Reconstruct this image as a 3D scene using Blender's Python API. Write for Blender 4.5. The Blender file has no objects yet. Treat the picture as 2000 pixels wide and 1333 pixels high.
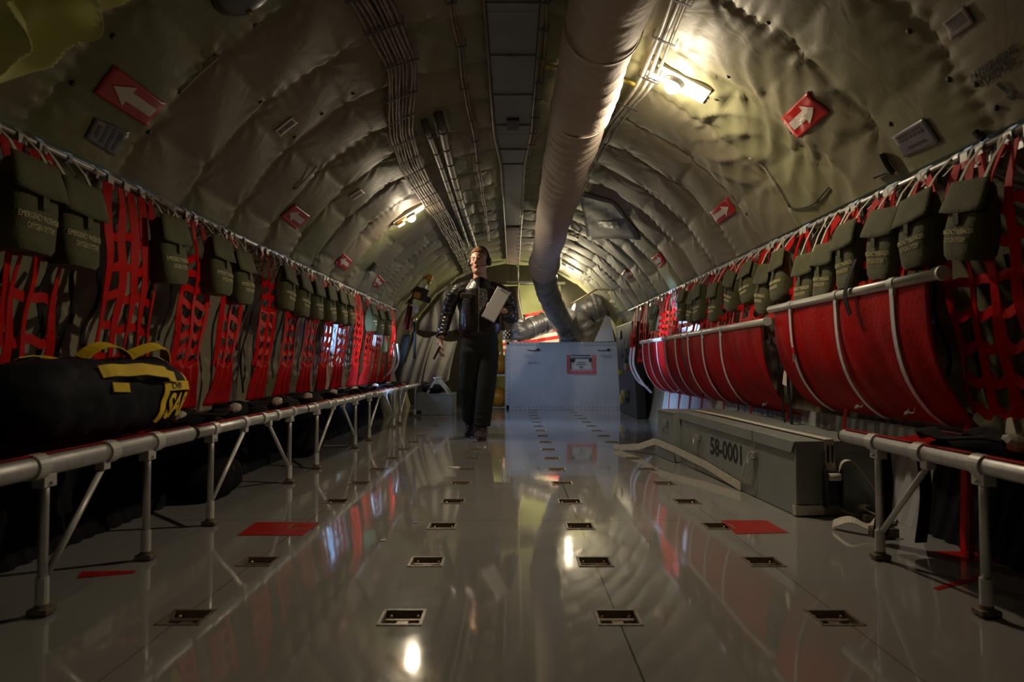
import bpy, math, random
import numpy as np
from mathutils import Vector, Matrix, noise
PI = math.pi
SC = bpy.context.scene
COL = SC.collection
random.seed(7)

# ------------------------------------------------------------------ camera
F = 2000 * 24.0 / 36.0
CAMZ = 0.668
PITCH = math.atan((712 - 666.5) / F)
YAW = math.atan(2.0 / F)
cam_data = bpy.data.cameras.new('camera')
cam_data.lens = 24.0
cam_data.sensor_width = 36.0
cam_data.clip_start = 0.02
cam_data.dof.use_dof = True
cam_data.dof.focus_distance = 3.9
cam_data.dof.aperture_fstop = 3.2
cam = bpy.data.objects.new('camera', cam_data)
COL.objects.link(cam)
cam.location = (0, 0, CAMZ)
cam.rotation_euler = (PI / 2 + PITCH, 0, YAW)
SC.camera = cam

# ------------------------------------------------------------------ world, exposure
SC.view_settings.view_transform = 'Standard'
SC.view_settings.look = 'None'
SC.view_settings.gamma = 1.0
SC.view_settings.use_curve_mapping = False
SC.view_settings.exposure = 0.0
world = bpy.data.worlds.new('world')
SC.world = world
world.use_nodes = True
wn = world.node_tree.nodes
wn['Background'].inputs[0].default_value = (0.55, 0.75, 1.0, 1)
wn['Background'].inputs[1].default_value = 1.2
cy = SC.cycles
cy.use_denoising = True
cy.max_bounces = 7
cy.diffuse_bounces = 4
cy.glossy_bounces = 3
cy.transmission_bounces = 3
cy.transparent_max_bounces = 6
cy.caustics_reflective = False
cy.caustics_refractive = False
cy.sample_clamp_indirect = 3.0
cy.sample_clamp_direct = 0.0
cy.use_light_tree = True

WARM = (1.0, 0.82, 0.58)
COOL = (0.42, 0.62, 1.0)

def point_light(loc, power, color, radius=0.05):
    d = bpy.data.lights.new('lamp_glow', 'POINT')
    d.energy = power; d.color = color; d.shadow_soft_size = radius
    o = bpy.data.objects.new('lamp_glow', d); COL.objects.link(o); o.location = loc
    return o

def lamp_light(loc, n, power):
    d = bpy.data.lights.new('lamp_light', 'AREA'); d.shape = 'DISK'; d.size = 0.07; d.energy = power; d.color = WARM; d.spread = math.radians(172)
    o = bpy.data.objects.new('lamp_light', d); COL.objects.link(o); o.location = loc
    o.rotation_euler = Vector(n).to_track_quat('-Z', 'Y').to_euler(); return o

def area_light(loc, target, power, color, sx, sy, spread=PI):
    d = bpy.data.lights.new('daylight', 'AREA')
    d.shape = 'RECTANGLE'; d.size = sx; d.size_y = sy
    d.energy = power; d.color = color; d.spread = spread
    o = bpy.data.objects.new('daylight', d); COL.objects.link(o); o.location = loc
    v = Vector(target) - Vector(loc)
    o.rotation_euler = v.to_track_quat('-Z', 'Y').to_euler()
    return o

# the cabin: a tube of radius R whose centre line runs at height ZC
R = 1.78
ZC = 0.555
YB, YE = -1.4, 12.4
# daylight falling in through the two hatch windows (Y centre, Z centre)
WIN_Y, WIN_Z = 6.55, 1.02
area_light((2.25, 6.0, 1.27), (-1.50, 6.85, 0.72), 16, COOL, 0.14, 0.14, math.radians(16))
area_light((-2.25, 6.3, 0.93), (1.45, 6.35, 1.02), 12, COOL, 0.14, 0.14, math.radians(16))
area_light((1.95, 6.5, 1.14), (0.0, 8.2, 0.0), 30, COOL, 0.70, 0.40, math.radians(150))
area_light((-1.95, 6.45, 1.02), (0.0, 7.8, 0.0), 30, COOL, 0.80, 0.42, math.radians(150))
area_light((-1.98, 8.45, 1.10), (0.9, 10.28, 0.45), 15, COOL, 0.55, 0.45, math.radians(75))
area_light((-1.98, 8.45, 1.10), (0.6, 7.5, 0.0), 14, COOL, 0.55, 0.35, math.radians(40))
# ceiling lamps: position of the glass dome, power
LAMPS = {
    'first':  dict(px=(1312, 170), power=12.5, bulb=16),
    'second': dict(px=(804, 427), power=9, bulb=7),
    'third':  dict(px=(1113, 527), power=7, bulb=4.5),
}

# ------------------------------------------------------------------ projection helpers
def ray(px, py):
    u = (px - 1000.0) / F; v = (666.5 - py) / F
    x, y, z = u, 1.0, v
    y2 = y * math.cos(PITCH) - z * math.sin(PITCH)
    z2 = y * math.sin(PITCH) + z * math.cos(PITCH)
    x3 = x * math.cos(YAW) - y2 * math.sin(YAW)
    y3 = x * math.sin(YAW) + y2 * math.cos(YAW)
    return Vector((x3, y3, z2))
def onY(px, py, Y):
    d = ray(px, py); t = Y / d.y
    return Vector((d.x * t, Y, CAMZ + d.z * t))
def onZ(px, py, Z):
    d = ray(px, py); t = (Z - CAMZ) / d.z
    return Vector((d.x * t, d.y * t, Z))
def onX(px, py, X):
    d = ray(px, py); t = X / d.x
    return Vector((X, d.y * t, CAMZ + d.z * t))
def onS(px, py, r=R - 0.03):
    d = ray(px, py)
    a = d.x ** 2 + d.z ** 2; b = 2 * d.z * (CAMZ - ZC); c = (CAMZ - ZC) ** 2 - r * r
    t = (-b + math.sqrt(b * b - 4 * a * c)) / (2 * a)
    return Vector((d.x * t, d.y * t, CAMZ + d.z * t))
def shell(th, y, r=R):
    return Vector((r * math.sin(th), y, ZC + r * math.cos(th)))
def to_shell(p):
    return math.atan2(p.x, p.z - ZC), p.y
def wallx(z, r=R):
    return math.sqrt(max(0.0, r * r - (z - ZC) ** 2))

# ------------------------------------------------------------------ object helpers
ORG = {}
def setp(o, label=None, cat=None, group=None, kind=None):
    if label: o['label'] = label
    if cat: o['category'] = cat
    if group: o['group'] = group
    if kind: o['kind'] = kind
    return o
def thing(name, label, cat, loc=(0, 0, 0), group=None):
    o = bpy.data.objects.new(name, None); COL.objects.link(o)
    o.empty_display_size = 0.05
    o.location = loc; ORG[o.name] = Vector(loc)
    return setp(o, label, cat, group)

class MB:
    def __init__(s): s.v = []; s.f = []
    def add(s, vs, fs):
        n = len(s.v); s.v += [tuple(v) for v in vs]; s.f += [tuple(i + n for i in f) for f in fs]
    def box(s, c, size, rot=None):
        hx, hy, hz = [k / 2 for k in size]
        vs = [Vector((x, y, z)) for z in (-hz, hz) for y in (-hy, hy) for x in (-hx, hx)]
        if rot is not None: vs = [rot @ v for v in vs]
        c = Vector(c)
        s.add([v + c for v in vs], [(0, 2, 3, 1), (4, 5, 7, 6), (0, 1, 5, 4), (2, 6, 7, 3), (0, 4, 6, 2), (1, 3, 7, 5)])
        return s
    def hexa(s, p):   # eight corners, bottom ring then top ring
        s.add(p, [(0, 3, 2, 1), (4, 5, 6, 7), (0, 1, 5, 4), (1, 2, 6, 5), (2, 3, 7, 6), (3, 0, 4, 7)]); return s
    def tube(s, pts, r, seg=12, caps=True, ry=None, up=None):
        pts = [Vector(p) for p in pts]; n = len(pts)
        rs = r if isinstance(r, (list, tuple)) else [r] * n
        rys = ry if isinstance(ry, (list, tuple)) else ([ry] * n if ry else rs)
        tang = []
        for i in range(n):
            t = (pts[min(i + 1, n - 1)] - pts[max(i - 1, 0)])
            tang.append(t.normalized() if t.length > 1e-9 else Vector((0, 0, 1)))
        ref = Vector(up) if up else (Vector((0, 0, 1)) if abs(tang[0].z) < 0.9 else Vector((0, 1, 0)))
        nrm = (ref - tang[0] * ref.dot(tang[0])).normalized()
        base = len(s.v)
        for i in range(n):
            t = tang[i]
            nrm = (nrm - t * nrm.dot(t)).normalized()
            b = t.cross(nrm)
            for k in range(seg):
                a = 2 * PI * k / seg
                s.v.append(tuple(pts[i] + nrm * (math.cos(a) * rs[i]) + b * (math.sin(a) * rys[i])))
        for i in range(n - 1):
            for k in range(seg):
                a = base + i * seg + k; b2 = base + i * seg + (k + 1) % seg
                s.f.append((a, b2, b2 + seg, a + seg))
        if caps:
            s.f.append(tuple(base + k for k in range(seg))[::-1])
            s.f.append(tuple(base + (n - 1) * seg + k for k in range(seg)))
        return s
    def ribbon(s, pts, wd, w, t=0.002):
        pts = [Vector(p) for p in pts]; n = len(pts)
        base = len(s.v)
        for i in range(n):
            tg = (pts[min(i + 1, n - 1)] - pts[max(i - 1, 0)]).normalized()
            d = Vector(wd[i]) if isinstance(wd, list) else Vector(wd)
            d = (d - tg * d.dot(tg))
            d = d.normalized() if d.length > 1e-6 else Vector((0, 1, 0))
            nn = tg.cross(d)
            ww = (w[i] if isinstance(w, (list, tuple)) else w) / 2
            for (a, b) in ((-1, -1), (1, -1), (1, 1), (-1, 1)):
                s.v.append(tuple(pts[i] + d * (a * ww) + nn * (b * t / 2)))
        for i in range(n - 1):
            for k in range(4):
                a = base + i * 4 + k; b2 = base + i * 4 + (k + 1) % 4
                s.f.append((a, b2, b2 + 4, a + 4))
        s.f.append((base + 3, base + 2, base + 1, base)); e = base + (n - 1) * 4
        s.f.append((e, e + 1, e + 2, e + 3))
        return s
    def ell(s, c, r, nu=14, nv=9, rot=None):
        c = Vector(c); base = len(s.v); vs = []
        for j in range(nv + 1):
            ph = PI * j / nv
            for i in range(nu):
                a = 2 * PI * i / nu
                v = Vector((r[0] * math.sin(ph) * math.cos(a), r[1] * math.sin(ph) * math.sin(a), r[2] * math.cos(ph)))
                if rot is not None: v = rot @ v
                vs.append(c + v)
        fs = []
        for j in range(nv):
            for i in range(nu):
                a = j * nu + i; b = j * nu + (i + 1) % nu
                fs.append((a, a + nu, b + nu, b))
        s.add(vs, fs); return s
    def grid(s, fn, nu, nv):
        vs = [fn(i / nu, j / nv) for j in range(nv + 1) for i in range(nu + 1)]
        fs = []
        for j in range(nv):
            for i in range(nu):
                a = j * (nu + 1) + i
                fs.append((a, a + 1, a + nu + 2, a + nu + 1))
        s.add(vs, fs); return s
    def prism(s, poly, off):
        n = len(poly); off = Vector(off); poly = [Vector(p) for p in poly]
        s.add([p for p in poly] + [p + off for p in poly],
              [tuple(range(n))[::-1], tuple(range(n, 2 * n))] + [(i, (i + 1) % n, n + (i + 1) % n, n + i) for i in range(n)])
        return s
    def build(s, name, m, parent=None, smooth=False, solid=0, bevel=0, sub=0, loc=None, mods=()):
        org = Vector(loc) if loc is not None else (ORG[parent.name] if parent is not None else Vector((0, 0, 0)))
        me = bpy.data.meshes.new(name)
        me.from_pydata([tuple(Vector(v) - org) for v in s.v], [], s.f)
        if smooth: me.polygons.foreach_set('use_smooth', [True] * len(me.polygons))
        me.materials.append(m); me.update()
        o = bpy.data.objects.new(name, me); COL.objects.link(o)
        ORG[o.name] = org
        if parent is not None: o.parent = parent
        else: o.location = org
        if solid:
            d = o.modifiers.new('s', 'SOLIDIFY'); d.thickness = abs(solid); d.offset = 0
        if bevel:
            d = o.modifiers.new('b', 'BEVEL'); d.width = bevel; d.segments = 2; d.limit_method = 'ANGLE'; d.angle_limit = 0.6
        if sub:
            d = o.modifiers.new('u', 'SUBSURF'); d.levels = sub; d.render_levels = sub
        return o

def copy_tree(root, loc, label=None, group=None):
    r = root.copy(); COL.objects.link(r); r.location = loc; ORG[r.name] = Vector(loc)
    if label: r['label'] = label
    if group: r['group'] = group
    for ch in list(root.children):
        c = ch.copy(); COL.objects.link(c); c.parent = r
        for g in list(ch.children):
            d = g.copy(); COL.objects.link(d); d.parent = c
    return r

_tx = {}
def text2d(body, align='CENTER', spacing=1.0, bold=0.0):
    """letters as flat polygons, normalised so that the block spans 0..1 in both axes; returns verts, faces, aspect"""
    if body in _tx: return _tx[body]
    cu = bpy.data.curves.new('t', 'FONT'); cu.body = body; cu.align_x = align; cu.resolution_u = 3
    cu.offset = bold; cu.space_line = 1.0; cu.space_character = spacing
    ob = bpy.data.objects.new('t', cu); COL.objects.link(ob)
    dg = bpy.context.evaluated_depsgraph_get(); dg.update()
    me = bpy.data.meshes.new_from_object(ob.evaluated_get(dg))
    vs = [v.co.copy() for v in me.vertices]; fs = [tuple(p.vertices) for p in me.polygons]
    bpy.data.objects.remove(ob); bpy.data.meshes.remove(me); bpy.data.curves.remove(cu)
    x0 = min(v.x for v in vs); x1 = max(v.x for v in vs); y0 = min(v.y for v in vs); y1 = max(v.y for v in vs)
    out = ([((v.x - x0) / (x1 - x0), (v.y - y0) / (y1 - y0)) for v in vs], fs, (x1 - x0) / (y1 - y0))
    _tx[body] = out
    return out
def text_on(mb, body, fn, bold=0.0):
    vs, fs, asp = text2d(body, bold=bold)
    mb.add([fn(u, v) for u, v in vs], fs)

ORD = ['first', 'second', 'third', 'fourth', 'fifth', 'sixth', 'seventh', 'eighth', 'ninth', 'tenth', 'eleventh', 'twelfth',
       'thirteenth', 'fourteenth', 'fifteenth', 'sixteenth', 'seventeenth', 'eighteenth', 'nineteenth', 'twentieth',
       'twenty-first', 'twenty-second', 'twenty-third', 'twenty-fourth', 'twenty-fifth', 'twenty-sixth', 'twenty-seventh', 'twenty-eighth',
       'twenty-ninth', 'thirtieth', 'thirty-first', 'thirty-second', 'thirty-third', 'thirty-fourth', 'thirty-fifth', 'thirty-sixth', 'thirty-seventh', 'thirty-eighth', 'thirty-ninth', 'fortieth']

# ------------------------------------------------------------------ materials
MATS = {}
def mat(name, col, rough=0.6, metal=0.0, var=0.0, vscale=6.0, col2=None, bump=0.0, bscale=40.0, stretch=(1, 1, 1), rvar=0.0,
        coat=0.0, sheen=0.0, emis=None, estr=0.0, sub=0.0, spec=0.5, trans=0.0, alpha=1.0, attr=None):
    m = bpy.data.materials.new(name); m.use_nodes = True
    nt = m.node_tree; b = nt.nodes['Principled BSDF']
    b.inputs['Base Color'].default_value = (*col, 1)
    b.inputs['Roughness'].default_value = rough
    b.inputs['Metallic'].default_value = metal
    b.inputs['Coat Weight'].default_value = coat
    b.inputs['Sheen Weight'].default_value = sheen
    b.inputs['Specular IOR Level'].default_value = spec
    b.inputs['Transmission Weight'].default_value = trans
    b.inputs['Alpha'].default_value = alpha
    if emis: b.inputs['Emission Color'].default_value = (*emis, 1); b.inputs['Emission Strength'].default_value = estr
    tc = nt.nodes.new('ShaderNodeTexCoord'); mp = nt.nodes.new('ShaderNodeMapping')
    mp.inputs['Scale'].default_value = stretch
    nt.links.new(tc.outputs['Object'], mp.inputs['Vector'])
    base = None
    if var or col2:
        n = nt.nodes.new('ShaderNodeTexNoise'); n.inputs['Scale'].default_value = vscale; n.inputs['Detail'].default_value = 6
        n.inputs['Roughness'].default_value = 0.6
        nt.links.new(mp.outputs[0], n.inputs['Vector'])
        mx = nt.nodes.new('ShaderNodeMix'); mx.data_type = 'RGBA'
        c2 = col2 or tuple(c * (1 - var) for c in col)
        rp = nt.nodes.new('ShaderNodeMapRange'); rp.inputs[1].default_value = 0.35; rp.inputs[2].default_value = 0.65
        nt.links.new(n.outputs['Fac'], rp.inputs[0]); nt.links.new(rp.outputs[0], mx.inputs[0])
        mx.inputs[6].default_value = (*col, 1); mx.inputs[7].default_value = (*c2, 1)
        nt.links.new(mx.outputs[2], b.inputs['Base Color']); base = mx.outputs[2]
        if rvar:
            rr = nt.nodes.new('ShaderNodeMapRange'); rr.inputs[3].default_value = rough; rr.inputs[4].default_value = rough + rvar
            nt.links.new(n.outputs['Fac'], rr.inputs[0]); nt.links.new(rr.outputs[0], b.inputs['Roughness'])
    if bump:
        n2 = nt.nodes.new('ShaderNodeTexNoise'); n2.inputs['Scale'].default_value = bscale; n2.inputs['Detail'].default_value = 5
        nt.links.new(mp.outputs[0], n2.inputs['Vector'])
        bp = nt.nodes.new('ShaderNodeBump'); bp.inputs['Strength'].default_value = bump; bp.inputs['Distance'].default_value = 0.01
        nt.links.new(n2.outputs['Fac'], bp.inputs['Height']); nt.links.new(bp.outputs[0], b.inputs['Normal'])
    MATS[name] = m
    return m

M_ALU = mat('brushed aluminium tube', (0.62, 0.62, 0.62), 0.36, 0.85, var=0.25, vscale=14, rvar=0.2)
M_ALUW = mat('pale painted tube', (0.62, 0.63, 0.60), 0.4, 0.25, var=0.15, vscale=10)
M_STEEL = mat('dark steel fitting', (0.20, 0.16, 0.11), 0.5, 0.3, var=0.5, vscale=30)
M_BRASS = mat('brass studs', (0.55, 0.40, 0.20), 0.3, 0.9)
M_RED = mat('red nylon webbing', (0.72, 0.004, 0.003), 0.5, 0, var=0.25, vscale=9, bump=0.25, bscale=220, spec=0.2)
M_REDC = mat('red canvas', (0.46, 0.0025, 0.0025), 0.6, 0, spec=0.15, var=0.4, vscale=5, bump=0.3, bscale=60)
M_REDPAINT = mat('red paint', (0.42, 0.012, 0.008), 0.3, 0, var=0.25, vscale=8)
M_SIGNRED = mat('placard red', (0.50, 0.012, 0.010), 0.35)
M_SIGNWHITE = mat('placard white', (0.72, 0.68, 0.60), 0.45)
M_SIGNCLEAR = mat('grey plastic placard', (0.15, 0.15, 0.18), 0.3)
M_INK = mat('black stencil ink', (0.012, 0.011, 0.010), 0.6)
M_OLIVE = mat('olive canvas', (0.075, 0.080, 0.028), 0.85, 0, var=0.35, vscale=12, bump=0.4, bscale=160, sheen=0.1)
M_OLIVETXT = mat('pale yellow stencil', (0.55, 0.50, 0.28), 0.7)
M_WHITEW = mat('off white cotton webbing', (0.60, 0.57, 0.48), 0.8, 0, var=0.2, vscale=30)
M_WHITEB = mat('grey white strap', (0.58, 0.60, 0.62), 0.5)
M_BLACK = mat('black nylon webbing', (0.008, 0.008, 0.010), 0.7, spec=0.2)
M_CLOTHBLACK = mat('black cloth', (0.007, 0.007, 0.009), 0.85, spec=0.1, bump=0.3, bscale=25)
M_NAVY = mat('navy black bag fabric', (0.006, 0.007, 0.012), 0.75, 0, spec=0.25, var=0.3, vscale=7, bump=0.4, bscale=22)
M_YELLOW = mat('yellow fabric', (0.72, 0.50, 0.015), 0.7, 0, var=0.15, vscale=10, bump=0.2, bscale=80)
M_CRATE = mat('grey painted metal crate', (0.265, 0.295, 0.285), 0.38, 0.1, var=0.18, vscale=4, bump=0.05, bscale=10)
M_APU = mat('grey blue painted crate', (0.42, 0.45, 0.50), 0.45, 0.05, var=0.16, vscale=3.5, bump=0.06, bscale=30)
M_DUCT = mat('duct cloth', (0.50, 0.43, 0.37), 0.75, 0, var=0.12, vscale=4, bump=0.3, bscale=30)
M_FOIL = mat('silver duct tape', (0.30, 0.29, 0.29), 0.28, 0.45, var=0.4, vscale=9, bump=1.0, bscale=20, rvar=0.25)
M_PIPE = mat('grey pipe lagging', (0.22, 0.21, 0.19), 0.5, 0.2, var=0.4, vscale=12, bump=0.3, bscale=50)
M_CABLE = mat('wire loom sleeve', (0.30, 0.25, 0.20), 0.5, 0.15, var=0.55, vscale=22)
M_PANEL = mat('grey green ceiling panel', (0.15, 0.16, 0.15), 0.45, 0.1, var=0.2, vscale=5)
M_PANELP = mat('rose brown ceiling panel', (0.28, 0.19, 0.17), 0.6, 0.0, var=0.3, vscale=6)
M_ZINC = mat('yellow zinc bracket', (0.42, 0.32, 0.04), 0.45, 0.3)
M_LEATHER = mat('black leather', (0.012, 0.010, 0.009), 0.30, 0, bump=0.6, bscale=40, spec=0.6)
M_TROUSER = mat('dark flight trousers', (0.015, 0.017, 0.016), 0.85, 0, spec=0.2, bump=0.4, bscale=30)
M_SKIN = mat('skin', (0.46, 0.25, 0.17), 0.5, 0, var=0.12, vscale=20)
M_HAIR = mat('reddish brown hair', (0.20, 0.085, 0.03), 0.55, bump=0.6, bscale=150)
M_SHOE = mat('brown boot leather', (0.035, 0.02, 0.014), 0.4)
M_PAPER = mat('white paper', (0.66, 0.65, 0.66), 0.6)
M_TAPE = mat('fresh silver tape', (0.62, 0.62, 0.62), 0.22, 0.6, bump=0.8, bscale=35)
M_SHADEDW = mat('sidewall in painted shade', (0.012, 0.012, 0.016), 0.9, spec=0.1)  # near black: the shade below the benches is put into the colour
M_POCKET = mat('brown fitting pocket', (0.30, 0.245, 0.18), 0.5, 0.2, var=0.5, vscale=30)
M_ORANGE = mat('orange yellow bottle paint', (0.62, 0.27, 0.015), 0.35, var=0.15, vscale=6)
M_YELDULL = mat('dull yellow equipment', (0.36, 0.30, 0.03), 0.5, var=0.3, vscale=10)
M_EQUIP = mat('dark equipment paint', (0.022, 0.022, 0.022), 0.5, 0.1, var=0.4, vscale=8)
M_CURTAIN = mat('cotton liner', (0.36, 0.34, 0.30), 0.85, var=0.25, vscale=5, bump=0.35, bscale=30)
M_DARKCURT = mat('dark brown curtain', (0.035, 0.028, 0.02), 0.9, bump=0.3, bscale=30)
M_BEIGE = mat('beige strap', (0.42, 0.34, 0.22), 0.7, var=0.2, vscale=14)
M_LIGHTPANEL = mat('pale grey ribbed wall panel', (0.42, 0.44, 0.46), 0.5, var=0.12, vscale=4)
M_ENAMEL = mat('white enamel reflector', (0.75, 0.72, 0.62), 0.35)
M_GREEN = mat('green tag', (0.03, 0.22, 0.16), 0.6)
M_RUBBER = mat('black rubber', (0.014, 0.013, 0.012), 0.6)
M_SACK = mat('dark blue grey clothing', (0.022, 0.023, 0.045), 0.85, bump=0.4, bscale=14)

def add_translucent(m, col, fac):
    nt = m.node_tree; out = nt.nodes['Material Output']; b = nt.nodes['Principled BSDF']
    tr = nt.nodes.new('ShaderNodeBsdfTranslucent'); tr.inputs[0].default_value = (*col, 1)
    mx = nt.nodes.new('ShaderNodeMixShader'); mx.inputs[0].default_value = fac
    nt.links.new(b.outputs[0], mx.inputs[1]); nt.links.new(tr.outputs[0], mx.inputs[2]); nt.links.new(mx.outputs[0], out.inputs['Surface'])
add_translucent(M_RED, (0.75, 0.02, 0.01), 0.3)
add_translucent(M_REDC, (0.6, 0.015, 0.01), 0.15)

# ================================================================== SETTING
PITCHY = 0.508
SY0 = 0.12
DTH = 0.235
_rs = np.random.RandomState(3)
NB = 40; NT = 24
BAMP = _rs.uniform(0.7, 1.25, (NB, NT)); BOFF = _rs.uniform(-0.25, 0.25, NB)
RUF = _rs.uniform(0.0, 1.0, (NB, NT)) ** 3; RPH = _rs.uniform(0, 6.28, (NB, NT)); TINT = _rs.uniform(0, 1, (NB, NT))

def disp(th, y):
    """how far the quilted lining bulges inwards at this place"""
    th = np.asarray(th, float); y = np.asarray(y, float)
    v = (y - SY0) / PITCHY + 6.0
    kb = np.clip(np.floor(v).astype(int), 0, NB - 1)
    fv = v - np.floor(v)
    u = (th + 2.4) / DTH + BOFF[kb]
    ku = np.clip(np.floor(u).astype(int), 0, NT - 1)
    fu = u - np.floor(u)
    sv = np.abs(np.sin(PI * fv)); su = np.abs(np.sin(PI * fu))
    d = 0.027 * BAMP[kb, ku] * (sv ** 0.42) * (0.42 + 0.58 * su ** 0.55)
    # puckers that radiate from the buttons where seams cross
    for cu in (0, 1):
        for cv in (0, 1):
            du = (fu - cu) * DTH * R; dv = (fv - cv) * PITCHY
            r = np.sqrt(du * du + dv * dv) + 1e-6
            a = np.arctan2(dv, du)
            w = np.exp(-(r / 0.13) ** 2) * (1 - np.exp(-(r / 0.02) ** 2))
            ph = RPH[np.clip(kb + cv, 0, NB - 1), np.clip(ku + cu, 0, NT - 1)]
            d = d + 0.0050 * w * np.cos(7 * a + ph) - 0.010 * np.exp(-(r / 0.03) ** 2)
    # gathers running across the transverse seams
    s = th * R
    for cv in (0, 1):
        dv = np.abs(fv - cv) * PITCHY
        kk = np.clip(kb + cv, 0, NB - 1)
        amp = 0.0065 * RUF[kk, ku]
        d = d + amp * np.sin(s * 2 * PI / 0.062 + 2.5 * np.sin(s * 9 + kk) + RPH[kk, 3] + dv * 9) * np.exp(-dv / 0.075)
    # the lining is badly rumpled on the right near the first lamp
    rr = np.exp(-((th - 0.78) / 0.25) ** 2 - ((y - 3.35) / 0.75) ** 2)
    q = s * 0.55 + y * 1.0 + 0.22 * np.sin(s * 4.2 + 1) + 0.10 * np.sin(y * 6)
    d = d + 0.026 * rr * (1 - np.abs(np.sin(q * PI / 0.24)) ** 0.55) * (0.65 + 0.5 * np.sin(s * 6 - y * 5)) + 0.012 * rr * (1 - np.abs(np.sin((s * 1.1 - y * 0.45 + 0.1 * np.sin(y * 7)) * PI / 0.19)) ** 0.6) + 0.003 * rr * np.sin((s * 1.3 - y * 0.8) * 2 * PI / 0.19 + 2 * np.sin(s * 5))
    # slow folds everywhere
    d = d + 0.005 * np.sin(s * 11 + 3 * np.sin(y * 2.1)) * np.sin(y * 8.3 + s * 3)
    return d + 0.004

def lin(th, y, off=0.0):
    """point on the lining surface, off metres inwards of it"""
    d = float(disp(np.array([th]), np.array([y]))[0])
    return shell(th, y, R - d - off)

def fabric_mat(name, c1, c2, rough=0.55, bump=0.14):
    m = bpy.data.materials.new(name); m.use_nodes = True
    nt = m.node_tree; b = nt.nodes['Principled BSDF']; L = nt.links.new
    b.inputs['Roughness'].default_value = rough
    b.inputs['Specular IOR Level'].default_value = 0.35
    at = nt.nodes.new('ShaderNodeAttribute'); at.attribute_name = 'cloth'
    rp = nt.nodes.new('ShaderNodeValToRGB'); e = rp.color_ramp.elements
    e[0].position = 0.0; e[0].color = (*c1, 1); e[1].position = 1.0; e[1].color = (*c2, 1)
    e3 = rp.color_ramp.elements.new(0.55); e3.color = (*[(a + b_) / 2 * 0.95 for a, b_ in zip(c1, c2)], 1)
    L(at.outputs['Fac'], rp.inputs[0])
    tc = nt.nodes.new('ShaderNodeTexCoord')
    n = nt.nodes.new('ShaderNodeTexNoise'); n.inputs['Scale'].default_value = 3.0; n.inputs['Detail'].default_value = 8
    L(tc.outputs['Object'], n.inputs['Vector'])
    mr = nt.nodes.new('ShaderNodeMapRange'); mr.inputs[3].default_value = 0.72; mr.inputs[4].default_value = 1.2
    L(n.outputs['Fac'], mr.inputs[0])
    mx = nt.nodes.new('ShaderNodeMix'); mx.data_type = 'RGBA'; mx.blend_type = 'MULTIPLY'; mx.inputs[0].default_value = 1.0
    L(rp.outputs[0], mx.inputs[6]); L(mr.outputs[0], mx.inputs[7])
    L(mx.outputs[2], b.inputs['Base Color'])
    n2 = nt.nodes.new('ShaderNodeTexNoise'); n2.inputs['Scale'].default_value = 9; n2.inputs['Detail'].default_value = 3
    n2.inputs['Distortion'].default_value = 1.2
    L(tc.outputs['Object'], n2.inputs['Vector'])
    bp = nt.nodes.new('ShaderNodeBump'); bp.inputs['Strength'].default_value = bump; bp.inputs['Distance'].default_value = 0.02
    L(n2.outputs['Fac'], bp.inputs['Height']); L(bp.outputs[0], b.inputs['Normal'])
    return m
M_LINING = fabric_mat('quilted lining', (0.255, 0.222, 0.168), (0.22, 0.235, 0.108))
M_WALLQ = fabric_mat('wall lining', (0.25, 0.22, 0.16), (0.17, 0.17, 0.10))

def shell_mesh(name, t0, t1, y0, y1, nt, ny, m, hole=None, fn=disp):
    ths = np.linspace(t0, t1, nt + 1); ys = np.linspace(y0, y1, ny + 1)
    T, Y = np.meshgrid(ths, ys)
    D = fn(T, Y)
    rr = R - D
    co = np.stack([rr * np.sin(T), Y, ZC + rr * np.cos(T)], -1).reshape(-1, 3)
    idx = (np.arange(ny)[:, None] * (nt + 1) + np.arange(nt)[None, :]).reshape(-1)
    if hole:
        tc = (T[:-1, :-1] + T[1:, 1:]).reshape(-1) / 2; yc = (Y[:-1, :-1] + Y[1:, 1:]).reshape(-1) / 2
        zc = ZC + R * np.cos(tc)
        keep = np.ones(len(idx), bool)
        for h in hole: keep &= ~((yc > h[0]) & (yc < h[1]) & (zc > h[2]) & (zc < h[3]))
        idx = idx[keep]
    quads = np.stack([idx, idx + 1, idx + nt + 2, idx + nt + 1], -1)
    me = bpy.data.meshes.new(name)
    me.vertices.add(len(co)); me.vertices.foreach_set('co', co.reshape(-1))
    me.loops.add(quads.size); me.loops.foreach_set('vertex_index', quads.reshape(-1))
    me.polygons.add(len(quads)); me.polygons.foreach_set('loop_start', np.arange(len(quads)) * 4)
    me.polygons.foreach_set('loop_total', np.full(len(quads), 4)); me.polygons.foreach_set('use_smooth', np.ones(len(quads), bool))
    v = (Y - SY0) / PITCHY + 6.0; kb = np.clip(np.floor(v).astype(int), 0, NB - 1)
    ku = np.clip(np.floor((T + 2.4) / (DTH * 3)).astype(int), 0, NT - 1)
    at = me.attributes.new('cloth', 'FLOAT', 'POINT'); at.data.foreach_set('value', TINT[kb, ku].reshape(-1).astype(np.float32))
    me.materials.append(m); me.update(); me.validate()
    o = bpy.data.objects.new(name, me); COL.objects.link(o); o['kind'] = 'structure'
    return o

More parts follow.
